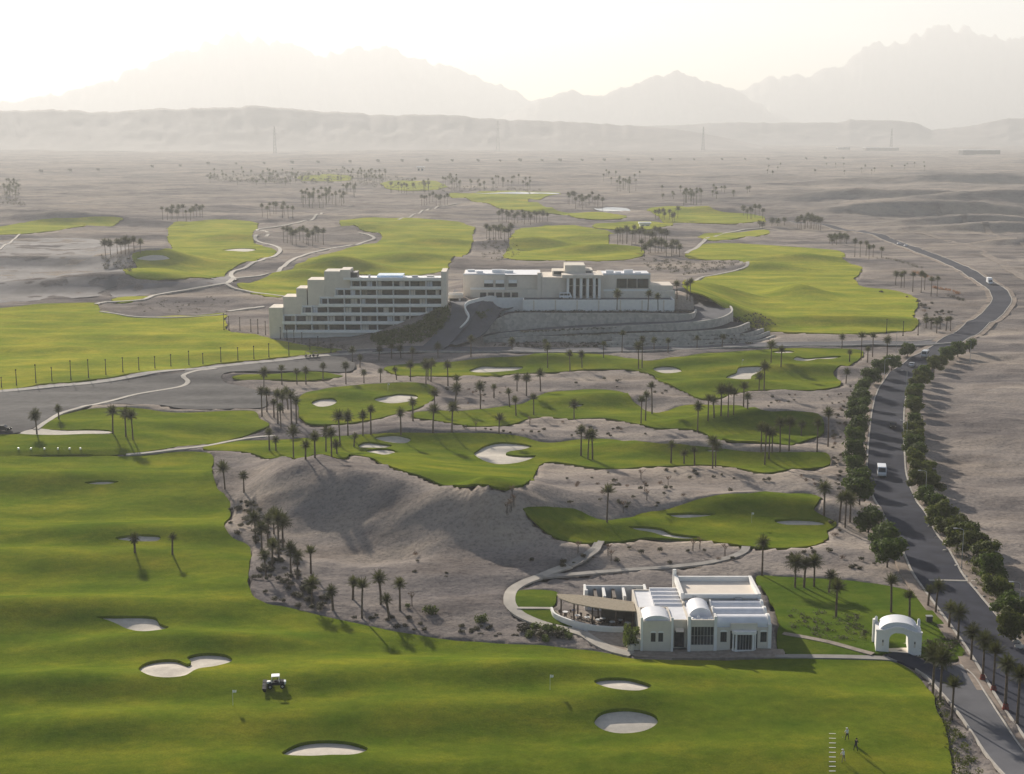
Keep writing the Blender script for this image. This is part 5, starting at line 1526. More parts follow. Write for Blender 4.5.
# planted rows of low dark shrubs in the bed by the foreground fairway
BED = [[(229, 500), (256, 500), (280, 540), (300, 545), (300, 580), (330, 600), (330, 612), (290, 606), (262, 596), (252, 575), (252, 548), (234, 536), (228, 520)], [(330, 605), (400, 618), (470, 622), (520, 630), (516, 641), (450, 637), (400, 629), (345, 618)]]
for a, b in scatter(BED[0], 95, rs): shrub(a, b, rs.uniform(.7, 1.25), SHRUB, 'low dark shrub in the sandy bed of palms beside the foreground fairway', 'low shrubs in the palm bed')
for a, b in scatter(BED[1], 26, rs): shrub(a, b, rs.uniform(.5, .9), SHRUB, 'low dark shrub on the sand edge between palm bed and restaurant', 'shrubs along the fairway edge')
for i, (a, b, s) in enumerate([(430, 613, 1.5), (481, 622, 1.4), (408, 607, .7)]):
    shrub(a, b, s, GREEN, ['pale green bush with upright shoots on the sand left of the restaurant', 'yellow green bush near the fairway edge left of the restaurant path', 'smallest green bush right of the last palm of the bed'][i], 'green bushes on the sand', 'green_bush', stems=True, tall=1.3)
# rounded pale bushes by the restaurant walk
for i, (a, b, s) in enumerate(sorted([(523, 632, 1.9), (535, 630, 1.5), (541, 637, 1.7), (550, 634, 2.0), (557, 638, 1.6), (563, 633, 1.5), (569, 639, 1.1), (547, 641, 1.3), (531, 637, 1.4)])):
    o_, e_ = ordinal(i, 9)
    shrub(a, b, s, [GREEN[i % 3]] if i % 3 else SHRUB, f'{o_} rounded bush{e_} in the bed left of the restaurant walk', 'bushes by the restaurant walk', 'rounded_bush', stems=True)
# tall hedge plant at the restaurant corner
for i, (lx, ly, s, tl) in enumerate([(-1.7, .6, 1.9, 2.3), (-1.6, 2.0, 2.0, 2.8), (-.6, 2.8, 1.4, 2.8)]):
    t = thing('climbing_bush', ['bright green bush in the front planter at the restaurant corner', 'tallest bright green bush in the planter beside the pergola', 'narrow green bush against the restaurant side wall'][i], 'bush', (RX + lx, RY + ly, RZ + .4), i, 'bushes in the restaurant planter')
    o = bpy.data.objects.new('foliage', GREEN[i]); col.objects.link(o); o.parent = t; o.scale = (s * .8, s * .8, s * tl * .7)
    q = bpy.data.objects.new('stems', _sm); col.objects.link(q); q.parent = t; q.scale = (s, s, s)
# small tufts over the sand between the fairways
SAND = [
    ([(560, 470), (700, 470), (760, 478), (820, 472), (826, 488), (760, 490), (700, 494), (650, 510), (600, 515), (570, 505), (545, 490)], 44, 'sand above the small putting green'),
    ([(500, 545), (560, 548), (640, 545), (740, 552), (735, 560), (640, 568), (560, 571), (530, 560)], 16, 'sand between the putting green and the restaurant'),
    ([(415, 424), (500, 430), (560, 422), (640, 430), (700, 436), (640, 438), (540, 436), (440, 430)], 22, 'sand below the third grass band'),
    ([(440, 388), (500, 380), (540, 380), (520, 396), (480, 405), (440, 408)], 12, 'sand left of the third grass band'),
    ([(560, 378), (640, 378), (690, 398), (650, 404), (630, 392), (570, 388)], 8, 'shaded hollow above the third grass band'),
    ([(745, 396), (830, 394), (840, 406), (780, 408), (745, 404)], 14, 'sand right of the third grass band'),
    ([(835, 385), (852, 385), (850, 440), (848, 480), (838, 500), (832, 470), (832, 430)], 46, 'sandy verge left of the road tree row'),
    ([(830, 520), (870, 560), (900, 576), (850, 570), (770, 560), (770, 552), (820, 548)], 20, 'sand beside the small putting green'),
    ([(380, 540), (440, 560), (480, 590), (440, 600), (400, 585), (350, 560)], 5, 'light sand below the dune'),
    ([(845, 275), (880, 292), (925, 300), (960, 318), (930, 325), (915, 300), (868, 290)], 26, 'far planted sand right of the big fairway'),
]
for poly, n, place in SAND:
    for a, b in scatter(poly, n, rs):
        far_ = b < 330
        shrub(a, b, rs.uniform(.5, 1.0) * (1.6 if far_ else 1), SHRUB if rs.random() < .8 else TWIGGY, f'small dry tuft on the {place}', f'tufts on the {place}')
# orange hedge row and dark scrub far right
def hedge(name, label, px, width, hgt, mm, n):
    P = np.array([at(*p) for p in px]); C = smooth_closed(P, 2.0, False)
    r = random.Random(len(px) + n); mb = MB()
    for k in range(n):
        i = r.randrange(len(C)); p = C[i]
        leaf_cloud(mb, r, [(p[0] + r.uniform(-1, 1) * width, p[1] + r.uniform(-1, 1) * width, hz(p[0], p[1]) + hgt * .4, hgt * .6, .9)], 26, .2)
    me = bpy.data.meshes.new(name); me.from_pydata(mb.v, [], mb.f); me.materials.append(M[mm]); me.update()
    o = bpy.data.objects.new(name, me); col.objects.link(o); tag(o, label, 'hedge')
hedge('hedge', 'low orange flowering hedge on sand near the far road bend', [(934, 288), (945, 290.5), (958, 294)], .7, 1.5, 'flower', 46)
hedge('hedge', 'dark scrub row at the end of the orange hedge', [(948, 296), (958, 299), (964, 301)], 1.5, 1.6, 'scrub', 30)
hedge('hedge', 'long dark scrub line across the sand far right', [(880, 259), (900, 262), (918, 268)], 2.0, 1.6, 'scrub', 50)
hedge('hedge', 'rusty scrub patch behind the far right palms', [(915, 273), (922, 275), (928, 278)], 2.0, 1.8, 'flower', 30)

def ground_cover(name, polys, size, mm, seed, flat=.6, zoff=0.0, hts=None):
    r = random.Random(seed); mb = MB()
    for poly, n, s, zz in polys:
        for a, b in scatter(poly, n, r):
            x, y = at(a, b) if zz is None else flat_at(a, b, zz); z = hz(x, y) if zz is None else zz
            leaf_cloud(mb, r, [(x, y, z + s * .3, s * r.uniform(.6, 1.2), flat)], 22, size * s)
    me = bpy.data.meshes.new(name); me.from_pydata(mb.v, [], mb.f); me.materials.append(M[mm]); me.update()
    o = bpy.data.objects.new(name, me); col.objects.link(o); o['kind'] = 'stuff'
# planting on the hotel slopes and terraces, verge scrub along the road
ground_cover('ground_cover', [
    ([(366, 336), (395, 331), (420, 322), (440, 308), (447, 304), (450, 316), (440, 332), (420, 342), (380, 346)], 430, 1.6, None),
    ([(476, 313), (505, 306), (518, 302), (524, 306), (500, 314), (484, 322)], 90, 1.1, None),
], .22, 'bush', 3)
ground_cover('ground_cover', [
    ([(540, 341), (608, 342), (608, 347.5), (540, 348), (490, 346)], 170, 1.0, .2),
    ([(515, 311.0), (690, 311.4), (690, 312.6), (515, 312.6)], 150, .9, 9.2),
    ([(520, 331.4), (590, 328.6), (680, 324), (680, 325), (590, 329.6), (520, 333)], 110, .8, 5.0),
    ([(560, 335.4), (640, 332.4), (730, 327.6), (730, 328.4), (640, 333.4), (560, 336.4)], 130, .9, 3.6),
    ([(620, 336), (745, 335), (740, 336.5), (622, 336.8)], 70, .8, 2.6),
    ([(612, 339.8), (745, 339), (745, 340.4), (612, 340.8)], 80, .8, 1.5),
    ([(605, 343.6), (752, 342), (752, 344.4), (605, 345)], 80, .8, .5),
    ([(735, 322), (762, 318), (770, 326), (745, 331)], 60, 1.1, 3.0),
    ([(735, 318), (762, 312), (775, 326), (760, 332), (745, 330)], 60, 1.2, None),
    ([(290, 344), (345, 342), (350, 352), (330, 352)], 60, .9, None),
], .22, 'scrub', 4)
ground_cover('roadside_scrub', [
    ([(905, 432), (912, 470), (928, 510), (950, 545), (975, 580), (1000, 612), (1024, 640), (1030, 625), (1000, 590), (965, 545), (935, 505), (920, 465), (912, 430)], 190, .8, None),
    ([(905, 396), (912, 470), (928, 500), (922, 470), (920, 396)], 90, .9, None),
    ([(950, 725), (962, 735), (980, 774), (958, 790), (948, 745)], 60, .7, None),
    ([(935, 690), (950, 715), (956, 740), (946, 735), (938, 705)], 36, .6, None),
], .2, 'leaf_olive', 6)
ground_cover('lawn_shrubs', [
    ([(783, 610), (860, 615), (870, 640), (830, 640), (790, 630)], 90, .7, None),
    ([(925, 640), (958, 640), (966, 656), (930, 657)], 46, .8, None),
], .2, 'scrub', 8)
ground_cover('distant_scrub', [
    ([(205, 176), (345, 170), (346, 178), (330, 184), (220, 182)], 260, 4.5, None),
    ([(346, 176), (390, 176), (450, 186), (540, 190), (540, 193), (440, 192), (360, 186)], 130, 3.6, None),
    ([(0, 178), (20, 180), (24, 206), (0, 204)], 50, 4.0, None),
    ([(100, 256), (140, 258), (130, 272), (105, 270)], 60, 1.6, None),
    ([(640, 258), (690, 262), (738, 263), (728, 268), (690, 276), (650, 270)], 150, 1.6, None),
    ([(480, 240), (515, 236), (520, 256), (500, 262), (480, 258)], 90, 1.5, None),
    ([(130, 302), (220, 296), (240, 306), (215, 314), (140, 313)], 40, 1.0, None),
], .2, 'scrub', 9)

# a spaced row of small trees far across the plain
ft = tree_crown(91, 5.5, .5, 9, 260, 1.3); ft.materials.append(M['scrub'])
line = [(41, 173), (70, 172), (98, 171), (152, 168), (180, 167), (208, 165), (236, 165), (264, 164.5), (292, 164), (318, 163.5), (350, 163), (378, 162.6), (402, 162.2), (427, 162), (452, 162), (478, 162), (500, 162), (520, 162), (542, 161.6), (560, 161.8), (582, 161.5), (604, 161.4), (628, 161), (652, 161), (670, 160.6), (694, 160.4), (722, 160.4), (745, 160.2), (768, 160.3), (806, 159.6), (825, 159.5), (843, 159.4)]
for i, (a, b) in enumerate(line):
    x, y = at(a, b); o = bpy.data.objects.new('distant_tree', ft); col.objects.link(o)
    s = rnd.uniform(.7, 1.1); o.location = (x, y, hz(x, y)); o.scale = (s, s, s)
    tag(o, 'tiny tree in the spaced line across the far plain', 'tree', 'spaced trees across the far plain')

# staked saplings on the sand
sap_t = tree_trunk(95, 1.9, .05)
sap_c = shrub_mesh(96, 60, .13, 1.2, 'twig', 'crown')
SAPS = [(507, 514), (511, 511), (514, 506), (512, 498), (645, 492), (647, 500), (578, 553), (608, 556), (611, 562), (641, 480), (623, 512), (725, 556), (693, 551), (668, 486), (700, 549), (494, 396), (481, 402), (530, 425), (476, 430), (412, 606)]
for i, (a, b) in enumerate(sorted(SAPS)):
    x, y = at(a, b); o_, e_ = ordinal(i, len(SAPS))
    t = thing('staked_sapling', f'{o_} thin staked sapling{e_} on the inner course sand', 'sapling', (x, y, hz(x, y)), rnd.uniform(0, 6), 'staked saplings on the sand')
    q = bpy.data.objects.new('trunk', sap_t); col.objects.link(q); q.parent = t
    c = bpy.data.objects.new('crown', sap_c); col.objects.link(c); c.parent = t; c.location = (0, 0, 1.7); c.scale = (.9, .9, 1.1)
    for k in range(2):
        st = MB().tube([(.3 if k else -.3, .1, -.2), (.1 if k else -.1, 0, 1.5)], .03, 5).build('stake', M['pole_wood'], t) if i == 0 else None
        if st is None:
            st = bpy.data.objects.new('stake', _stk[k]); col.objects.link(st); st.parent = t
        else:
            _stk = globals().setdefault('_stk', []); _stk.append(st.data)
print('shrubs', N_SHRUB[0])
# ================================================================== poles of the driving range
def range_poles():
    low = [(1.7, 388, 378), (16.6, 385.7, 370), (36, 383, 365), (52, 381, 368), (71, 380, 361), (88.6, 378, 360), (106, 375, 360), (123, 372.5, 358), (139, 370.5, 358), (155, 368.5, 357), (171, 366.5, 355), (189, 365, 351.5), (203, 364, 354), (221, 362.5, 348), (238, 360.5, 348), (254, 359.4, 346.5), (269, 357.6, 344), (289, 356, 343), (310, 350, 340), (331, 352.6, 340)]
    high = [(224, 330, 314), (229, 330, 317), (240, 331, 318), (251, 332, 320), (258, 333.5, 320), (265.6, 335.5, 322), (273, 337, 326), (280.5, 338.5, 328), (287, 340, 330), (294, 341.5, 331), (302, 343.5, 333), (318, 347, 337)]
    right = [(886.5, 332.5, 319.6), (903, 335.5, 322), (918, 335, 320)]
    base = MB().tube([(0, 0, -.05), (0, 0, .06), (0, 0, .07), (0, 0, 1)], [.30, .26, .17, .11], 8)
    me = bpy.data.meshes.new('shaft'); me.from_pydata(base.v, [], base.f); me.materials.append(M['pole_wood'])
    cp = MB().tube([(0, 0, 0), (0, 0, .3), (0, 0, .45)], [.24, .24, .08], 8)
    mc = bpy.data.meshes.new('cap'); mc.from_pydata(cp.v, [], cp.f); mc.materials.append(M['pole_wood'])
    for pts, place, g in ((low, 'along the near edge of the driving range', 'poles along the near edge of the driving range'), (high, 'between the driving range and the hotel wing', 'poles between range and hotel'), (right, 'on the near edge of the big right fairway', 'poles by the big right fairway')):
        for i, (a, b, c) in enumerate(pts):
            x, y = at(a, b); H = (b - c) / FPX * y
            o_, e_ = ordinal(i, len(pts))
            t = thing('range_pole', f'{o_} dark slim pole{e_} {place}', 'pole', (x, y, hz(x, y)), 0, g)
            q = bpy.data.objects.new('shaft', me); col.objects.link(q); q.parent = t; q.scale = (1, 1, H)
            k = bpy.data.objects.new('cap', mc); col.objects.link(k); k.parent = t; k.location = (0, 0, H + .002)
range_poles()

# ================================================================== street lamps
def lamps():
    L = [(970, 362, 348, -1), (906, 395, 378, -1), (906, 450, 428, -1), (925, 505, 478, -1), (961.5, 568.7, 531, -1), (1018, 627, 590, -1), (884, 382, 362, 1), (896, 352, 337, 1)]
    proto = None
    for i, (a, b, c, sd_) in enumerate(L):
        x, y = at(a, b)
        lab = ['street lamp behind the far end of the right tree row', 'thin street lamp among the farther trees right of the road', 'thin street lamp among middle trees right of the road', 'street lamp standing where the right tree row thickens', 'tall street lamp on the sandy verge opposite the speed hump', 'nearest tall street lamp at the right edge by the rocks', 'street lamp among the trees left of the road', 'street lamp beside the junction at the top of the left row'][i]
        if proto is None:
            proto = thing('street_lamp', lab, 'street lamp', (x, y, hz(x, y)), 0, 'street lamps along the road')
            MB().tube([(0, 0, -.3), (0, 0, .5), (0, 0, .52), (0, 0, 7.6)], [.16, .16, .09, .055], 8).build('pole', M['metal_grey'], proto)
            MB().tube([(0, 0, 7.55), (-.5, 0, 7.85), (-1.3, 0, 7.95)], [.05, .045, .04], 6).build('arm', M['metal_grey'], proto)
            h = MB().box(-1.95, -1.25, -.13, .13, 7.88, 8.0).build('lamp_head', M['metal_grey'], proto)
            MB().box(-1.9, -1.35, -.1, .1, 7.85, 7.878).build('lens', M['lamp_glass'], h)
            r = proto
        else: r = dup(proto, (x, y, hz(x, y)), 0, lab)
        r.rotation_euler = (0, 0, 0 if sd_ < 0 else math.pi)
lamps()

# ================================================================== vehicles
def wheel(parent, x, y, r_, w_):
    ty = MB().tube([(x - w_ / 2, y, r_), (x + w_ / 2, y, r_)], r_, 16).build('wheel', M['rubber'], parent)
    MB().tube([(x - w_ / 2 - .012, y, r_), (x + w_ / 2 + .012, y, r_)], r_ * .55, 12).build('rim', M['metal_grey'], ty)

def vehicle(name, label, cat, loc, rotz, prof, W, paint, glass_side, ws, rw, wheels, wr, extra=None):
    """car body: side profile (y along the length, front at -y; z up), glazing bands, wheels, lamps"""
    t = thing(name, label, cat, loc, rotz)
    mb = MB(); mb.prism(prof, -W / 2, W / 2, 'x')
    mb.build('body', M[paint], t, bevel=.07)
    for q in glass_side:
        for s in (-1, 1):
            g = MB(); xs = sorted((s * (W / 2 + .004), s * (W / 2 + .02))); g.prism(q, xs[0], xs[1], 'x'); g.build('side_window', M['glass'], t)
    for nm, quad in (('windscreen', ws), ('rear_window', rw)):
        if quad is None: continue
        (y0, z0), (y1, z1) = quad
        d = Vector((0, y1 - y0, z1 - z0)).normalized(); nrm = Vector((0, -d.z, d.y)) if nm == 'windscreen' else Vector((0, d.z, -d.y))
        g = MB(); w_ = W / 2 - .14; b = 0
        P = [Vector((x, y, z)) + nrm * k for k in (.006, .022) for (x, y, z) in ((-w_, y0, z0), (w_, y0, z0), (w_ * .93, y1, z1), (-w_ * .93, y1, z1))]
        g.v = [tuple(p) for p in P]; g.f = [(3, 2, 1, 0), (4, 5, 6, 7), (0, 1, 5, 4), (1, 2, 6, 5), (2, 3, 7, 6), (3, 0, 4, 7)]
        g.build(nm, M['glass'], t)
    for y in wheels:
        for s in (-1, 1): wheel(t, s * (W / 2 - .1), y, wr, .2)
    ys = [p[0] for p in prof]; y0, y1 = min(ys), max(ys)
    for s in (-1, 1):
        MB().box(s * W * .36 - .16, s * W * .36 + .16, y0 - .03, y0 - .004, .62, .78).build('headlight', M['lamp_glass'], t)
        MB().box(s * W * .38 - .12, s * W * .38 + .12, y1 + .004, y1 + .03, .7, .9).build('tail_light', M['red'], t)
    MB().box(-W / 2 + .1, W / 2 - .1, y0 - .07, y0 - .003, .32, .52).build('bumper', M['metal_dark'], t)
    if extra: extra(t)
    return t

def heading(px0, px1):
    a = at(*px0); b = at(*px1)
    return math.atan2(b[1] - a[1], b[0] - a[0]) + math.pi / 2   # local -y points from px0 to px1

VAN = [(-2.6, .35), (2.6, .35), (2.62, 1.0), (2.55, 2.35), (2.4, 2.5), (-1.7, 2.5), (-1.95, 2.4), (-2.45, 1.25), (-2.62, 1.0)]
CAR = [(-2.1, .3), (2.1, .3), (2.12, .8), (1.95, .98), (1.35, 1.05), (.95, 1.45), (-.35, 1.47), (-1.0, 1.0), (-1.95, .86), (-2.12, .7)]
def van(loc, rz, label, paint='car_white'):
    return vehicle('minibus', label, 'van', loc, rz, VAN, 2.0, paint, [[(-1.7, 1.35), (-.9, 1.35), (-.9, 2.15), (-1.6, 2.15)], [(-.75, 1.35), (.7, 1.35), (.7, 2.15), (-.75, 2.15)], [(.85, 1.35), (2.3, 1.35), (2.3, 2.15), (.85, 2.15)]], ((-2.41, 1.32), (-2.0, 2.32)), ((2.61, 1.35), (2.56, 2.2)), (-1.65, 1.6), .36)
def car(loc, rz, label, paint, name='car'):
    return vehicle(name, label, 'car', loc, rz, CAR, 1.78, paint, [[(-.75, 1.02), (.25, 1.02), (.25, 1.38), (-.35, 1.38)], [(.35, 1.02), (1.15, 1.05), (.9, 1.38), (.35, 1.38)]], ((-.98, 1.03), (-.4, 1.43)), ((1.33, 1.08), (.99, 1.42)), (-1.3, 1.3), .33)
def on(px, py, zoff=.17):
    x, y = at(px, py); return (x, y, hz(x, y) + zoff)
van(on(881.5, 476), heading((882, 474), (885, 492)), 'white minibus driving towards the camera on the tree lined road')
van(on(925, 357.5), heading((938, 350), (920, 362)), 'pale van coming round the junction between the two tree rows', 'car_silver')
car(on(893, 428), heading((889, 405), (888, 430)), 'dark car on the road beyond the white minibus', 'car_dark')
car(on(912, 367), heading((905, 373), (920, 360)), 'pale car on the road just below the junction', 'car_silver')
car(on(898.5, 244.6), heading((915, 249), (888, 239.5)), 'left one of two tiny white cars on the far road', 'car_white')
car(on(905.5, 246.6), heading((915, 249), (888, 239.5)), 'right one of two tiny white cars on the far road', 'car_white')
car(on(3.5, 431), R(85), 'dark car just inside the left edge by the practice tee', 'car_dark')
x_, y_ = flat_at(565.5, 298.5, 13.2)
van((x_, y_, 13.23), R(90), 'white van parked before the left columns of the hotel portico')
def truck(loc, rz, label):
    t = thing('box_truck', label, 'truck', loc, rz)
    MB().box(-1.2, 1.2, -1.2, 4.2, .9, 3.5).build('cargo_box', M['car_white'], t, bevel=.05)
    MB().prism([(-3.1, .5), (-1.25, .5), (-1.25, 2.6), (-2.6, 2.6), (-3.0, 1.6), (-3.1, 1.3)], -1.1, 1.1, 'x').build('cab', M['car_white'], t, bevel=.06)
    MB().box(-.55, .55, -1.2, 4.1, .55, .89).build('chassis', M['metal_dark'], t)
    g = MB(); g.v = [(-.95, -3.02, 1.62), (.95, -3.02, 1.62), (.9, -2.66, 2.5), (-.9, -2.66, 2.5), (-.95, -3.05, 1.63), (.95, -3.05, 1.63), (.9, -2.69, 2.51), (-.9, -2.69, 2.51)]
    g.f = [(3, 2, 1, 0), (4, 5, 6, 7), (0, 1, 5, 4), (1, 2, 6, 5), (2, 3, 7, 6), (3, 0, 4, 7)]; g.build('windscreen', M['glass'], t)
    for s in (-1, 1):
        MB().box(min(s * 1.104, s * 1.12), max(s * 1.104, s * 1.12), -2.5, -1.5, 1.6, 2.35).build('side_window', M['glass'], t)
        MB().box(s * .8 - .15, s * .8 + .15, -3.14, -3.103, .8, 1.0).build('headlight', M['lamp_glass'], t)
    for y in (-2.3, 2.6):
        for s in (-1, 1): wheel(t, s * 1.0, y, .48, .3)
truck(on(989.5, 284.5), heading((975, 276), (1000, 292)), 'white box truck on the far bend of the road')

# golf carts on the track below the range
def cart(loc, rz, label, group=None):
    t = thing('golf_cart', label, 'golf cart', loc, rz, group)
    MB().prism([(-1.2, .25), (1.15, .25), (1.2, .75), (.5, .8), (.35, .45), (-.6, .45), (-.75, .85), (-1.15, .75)], -.55, .55, 'x').build('body', M['car_dark'], t, bevel=.05)
    MB().box(-.5, .5, .2, .62, .801, .92).build('seat', M['cloth_khaki'], t); MB().box(-.5, .5, .63, .72, .81, 1.3).build('seat_back', M['cloth_khaki'], t)
    MB().box(-.6, .6, -.85, 1.0, 1.88, 1.95).build('roof', M['cloth_dark'], t, bevel=.03)
    for x in (-.5, .5):
        MB().tube([(x, -.72, .8), (x, -.6, 1.88)], .025, 6).build('roof_post', M['metal_grey'], t); MB().tube([(x, .9, .8), (x, .85, 1.88)], .025, 6).build('roof_post', M['metal_grey'], t)
    for y in (-.8, .8):
        for s in (-1, 1): wheel(t, s * .5, y, .24, .18)
cart(on(308, 357.5), R(92), 'left one of two dark golf carts on the track under the range', 'golf carts on the track')
cart(on(315.5, 357), R(88), 'right one of two dark golf carts on the track under the range', 'golf carts on the track')

# mower at work on the foreground fairway: white roofed cab, bonnet and gang of cutting reels to the left
def mower():
    x, y = at(275, 688)
    t = thing('fairway_mower', 'white roofed green keeping mower working on the foreground fairway', 'mower', (x, y, hz(x, y) + .12), R(8)); t.scale = (.85, .85, .85)
    MB().prism([(-1.0, .55), (1.6, .55), (1.6, 1.15), (.9, 1.25), (.2, 1.05), (-1.0, 1.05)], -.65, .65, 'y').build('chassis', M['car_dark'], t, bevel=.06)
    MB().prism([(.95, 1.2), (1.9, 1.1), (1.9, .6), (.95, .6)][::-1], -.5, .5, 'y').build('engine_cover', M['white_paint'], t, bevel=.05)
    MB().box(-.55, .85, -.7, .7, 2.1, 2.22).build('cab_roof', M['white_paint'], t, bevel=.05)
    for px, py in ((-.5, -.62), (-.5, .62), (.78, -.62), (.78, .62)): MB().tube([(px, py, 1.05), (px * .95, py, 2.1)], .045, 6).build('roof_post', M['white_paint'], t)
    MB().box(-.1, .4, -.28, .28, 1.15, 1.3).build('seat', M['cloth_dark'], t); MB().box(.38, .48, -.28, .28, 1.3, 1.8).build('seat_back', M['cloth_dark'], t)
    MB().tube([(-.45, 0, 1.0), (-.25, 0, 1.5)], .04, 6).build('steering_column', M['metal_dark'], t)
    MB().box(-1.35, -.7, -.3, .3, .8, 1.2).build('hood', M['white_paint'], t, bevel=.05)
    for px, py in ((-.8, -.75), (-.8, .75), (1.3, -.75), (1.3, .75)):
        w_ = MB().tube([(px, py - .17, .42), (px, py + .17, .42)], .42, 16).build('wheel', M['rubber'], t)
        MB().tube([(px, py - .185, .42), (px, py + .185, .42)], .2, 12).build('rim', M['metal_grey'], w_)
    for py in (-1.5, 0, 1.5):
        r_ = MB().tube([(-1.7, py - .62, .3), (-1.7, py + .62, .3)], .27, 12).build('cutting_reel', M['rubber'], t)
        MB().box(-2.1, -1.4, py - .66, py + .66, .42, .66).build('reel_cover', M['car_dark'], r_)
        MB().tube([(-.95, py * .3, .7), (-1.7, py, .66)], .05, 6).build('lift_arm', M['metal_dark'], t)
mower()

# ================================================================== people
def person_mesh(pose, shirt, trousers):
    """one continuous body grown from joints with the skin modifier"""
    J = pose
    names = list(J)
    edges = [('pelvis', 'belly'), ('belly', 'chest'), ('chest', 'neck'), ('neck', 'head'), ('head', 'crown')]
    for s in 'LR':
        edges += [('pelvis', 'hip' + s), ('hip' + s, 'knee' + s), ('knee' + s, 'ankle' + s), ('ankle' + s, 'toe' + s), ('chest', 'sho' + s), ('sho' + s, 'elb' + s), ('elb' + s, 'wri' + s), ('wri' + s, 'hand' + s)]
    rad = dict(pelvis=.15, belly=.135, chest=.16, neck=.06, head=.105, crown=.075)
    for s in 'LR': rad.update({'hip' + s: .095, 'knee' + s: .062, 'ankle' + s: .043, 'toe' + s: .04, 'sho' + s: .068, 'elb' + s: .045, 'wri' + s: .032, 'hand' + s: .038})
    me = bpy.data.meshes.new('body_base')
    me.from_pydata([J[n] for n in names], [(names.index(a), names.index(b)) for a, b in edges], [])
    o = bpy.data.objects.new('body_base', me); col.objects.link(o)
    sk = o.modifiers.new('skin', 'SKIN'); sb = o.modifiers.new('sub', 'SUBSURF'); sb.levels = 2
    if not me.skin_vertices: pass
    for i, n in enumerate(names):
        sv = me.skin_vertices[0].data[i]; sv.radius = (rad[n], rad[n]); sv.use_root = (n == 'pelvis')
    dg = bpy.context.evaluated_depsgraph_get(); ev = o.evaluated_get(dg)
    m2 = bpy.data.meshes.new_from_object(ev)
    bpy.data.objects.remove(o)
    m2.materials.clear()
    for mm in ('skin', shirt, trousers, 'cloth_dark'): m2.materials.append(M[mm])
    zp = J['pelvis'][2]
    zc = J['neck'][2]
    nodes = [(Vector(J[n]), n) for n in names]
    for p in m2.polygons:
        c = p.center
        n = min(nodes, key=lambda q: (q[0] - c).length)[1]
        k = 0
        if n in ('pelvis',) or n[:3] in ('hip', 'kne', 'ank'): k = 2
        elif n in ('belly', 'chest') or n[:3] in ('sho',): k = 1
        elif n[:3] == 'elb': k = 1 if c.z > J[n][2] + .03 else 0
        elif n[:3] == 'toe': k = 3
        p.material_index = k; p.use_smooth = True
    m2.name = 'person'
    return m2
def stand_pose(stance=.2, lean=0.0, armL=None, armR=None):
    f = -lean
    J = dict(pelvis=(0, 0, .93), belly=(0, f * .3, 1.1), chest=(0, f * .8, 1.33), neck=(0, f, 1.5), head=(0, f * 1.15, 1.62), crown=(0, f * 1.15, 1.72))
    for s, k in (('L', -1), ('R', 1)):
        J['hip' + s] = (k * .1, 0, .88); J['knee' + s] = (k * (.06 + stance / 2), -.03, .48); J['ankle' + s] = (k * (.06 + stance * .7), 0, .08); J['toe' + s] = (k * (.08 + stance * .75), -.17, .05)
        J['sho' + s] = (k * .19, f * .85, 1.42)
        a = (armL if s == 'L' else armR) or [(k * .26, f * .7, 1.14), (k * .27, f * .6 - .08, .9), (k * .27, f * .6 - .1, .8)]
        J['elb' + s], J['wri' + s], J['hand' + s] = a
    return J
golf_arms = dict(armL=[(-.2, -.32, 1.12), (-.05, -.42, .9), (-.01, -.44, .82)], armR=[(.2, -.32, 1.12), (.05, -.42, .87), (.01, -.44, .78)])
def add_person(px, py, rz, label, pose, shirt, trousers, hat=None):
    x, y = at(px, py)
    o = bpy.data.objects.new('person', person_mesh(pose, shirt, trousers)); col.objects.link(o)
    o.location = (x, y, hz(x, y) + .12); o.rotation_euler = (0, 0, rz)
    tag(o, label, 'person')
    hd = Vector(pose['crown'])
    hm = MB(); hm.tube([hd + Vector((0, 0, -.08)), hd + Vector((0, .01, .02)), hd + Vector((0, .01, .065))], [.118, .112, .05], 12)
    if hat: hm.box(hd.x - .09, hd.x + .09, hd.y - .22, hd.y - .1, hd.z - .07, hd.z - .05)
    hm.build('cap' if hat else 'hair', M[hat or 'cloth_dark'], o, True)
    fm = MB(); h0 = Vector(pose['head'])
    fm.tube([h0 + Vector((0, -.10, .01)), h0 + Vector((0, -.135, -.02))], [.012, .018], 6); fm.build('nose', M['skin'], o)
    return o
def club(o_loc, rz, a, b, label):
    t = thing('golf_club', label, 'golf club', o_loc, rz)
    MB().tube([a, b], [.014, .01], 6).build('shaft', M['metal_dark'], t)
    bb = Vector(b); MB().box(bb.x - .05, bb.x + .06, bb.y - .04, bb.y + .04, bb.z - .04, bb.z - .012).build('club_head', M['metal_grey'], t)
P_ = [(847, 741, R(200), 'golfer in white shirt swinging by the painted lines, rearmost of three', 'cloth_white', 'cloth_dark', 'cloth_white', .1), (855.5, 752, R(150), 'golfer in dark clothes standing right of the painted lines', 'cloth_dark', 'cloth_dark', None, .22), (843.5, 763, R(215), 'golfer in pale shirt and khaki trousers, nearest of the three', 'cloth_white', 'cloth_khaki', 'cloth_white', .16)]
for px, py, rz, lab, sh, tr, hat, lean in P_:
    o = add_person(px, py, rz, lab, stand_pose(.3, lean, **{k: [(q[0], q[1] - lean * .4, q[2] - .05) for q in v] for k, v in golf_arms.items()}), sh, tr, hat)
    club(o.location, rz, (0, -.44 - lean * .4, .80), (0.05, -.95 - lean * .4, .06), 'thin golf club held by the ' + lab.split(',')[0].replace(' swinging by the painted lines', '').replace(' standing right of the painted lines', ''))
add_person(573.6, 618.2, R(20), 'person in blue shirt standing on the restaurant terrace by low wall', stand_pose(.12, 0), 'cloth_blue', 'cloth_khaki').location.z = RZ + .25

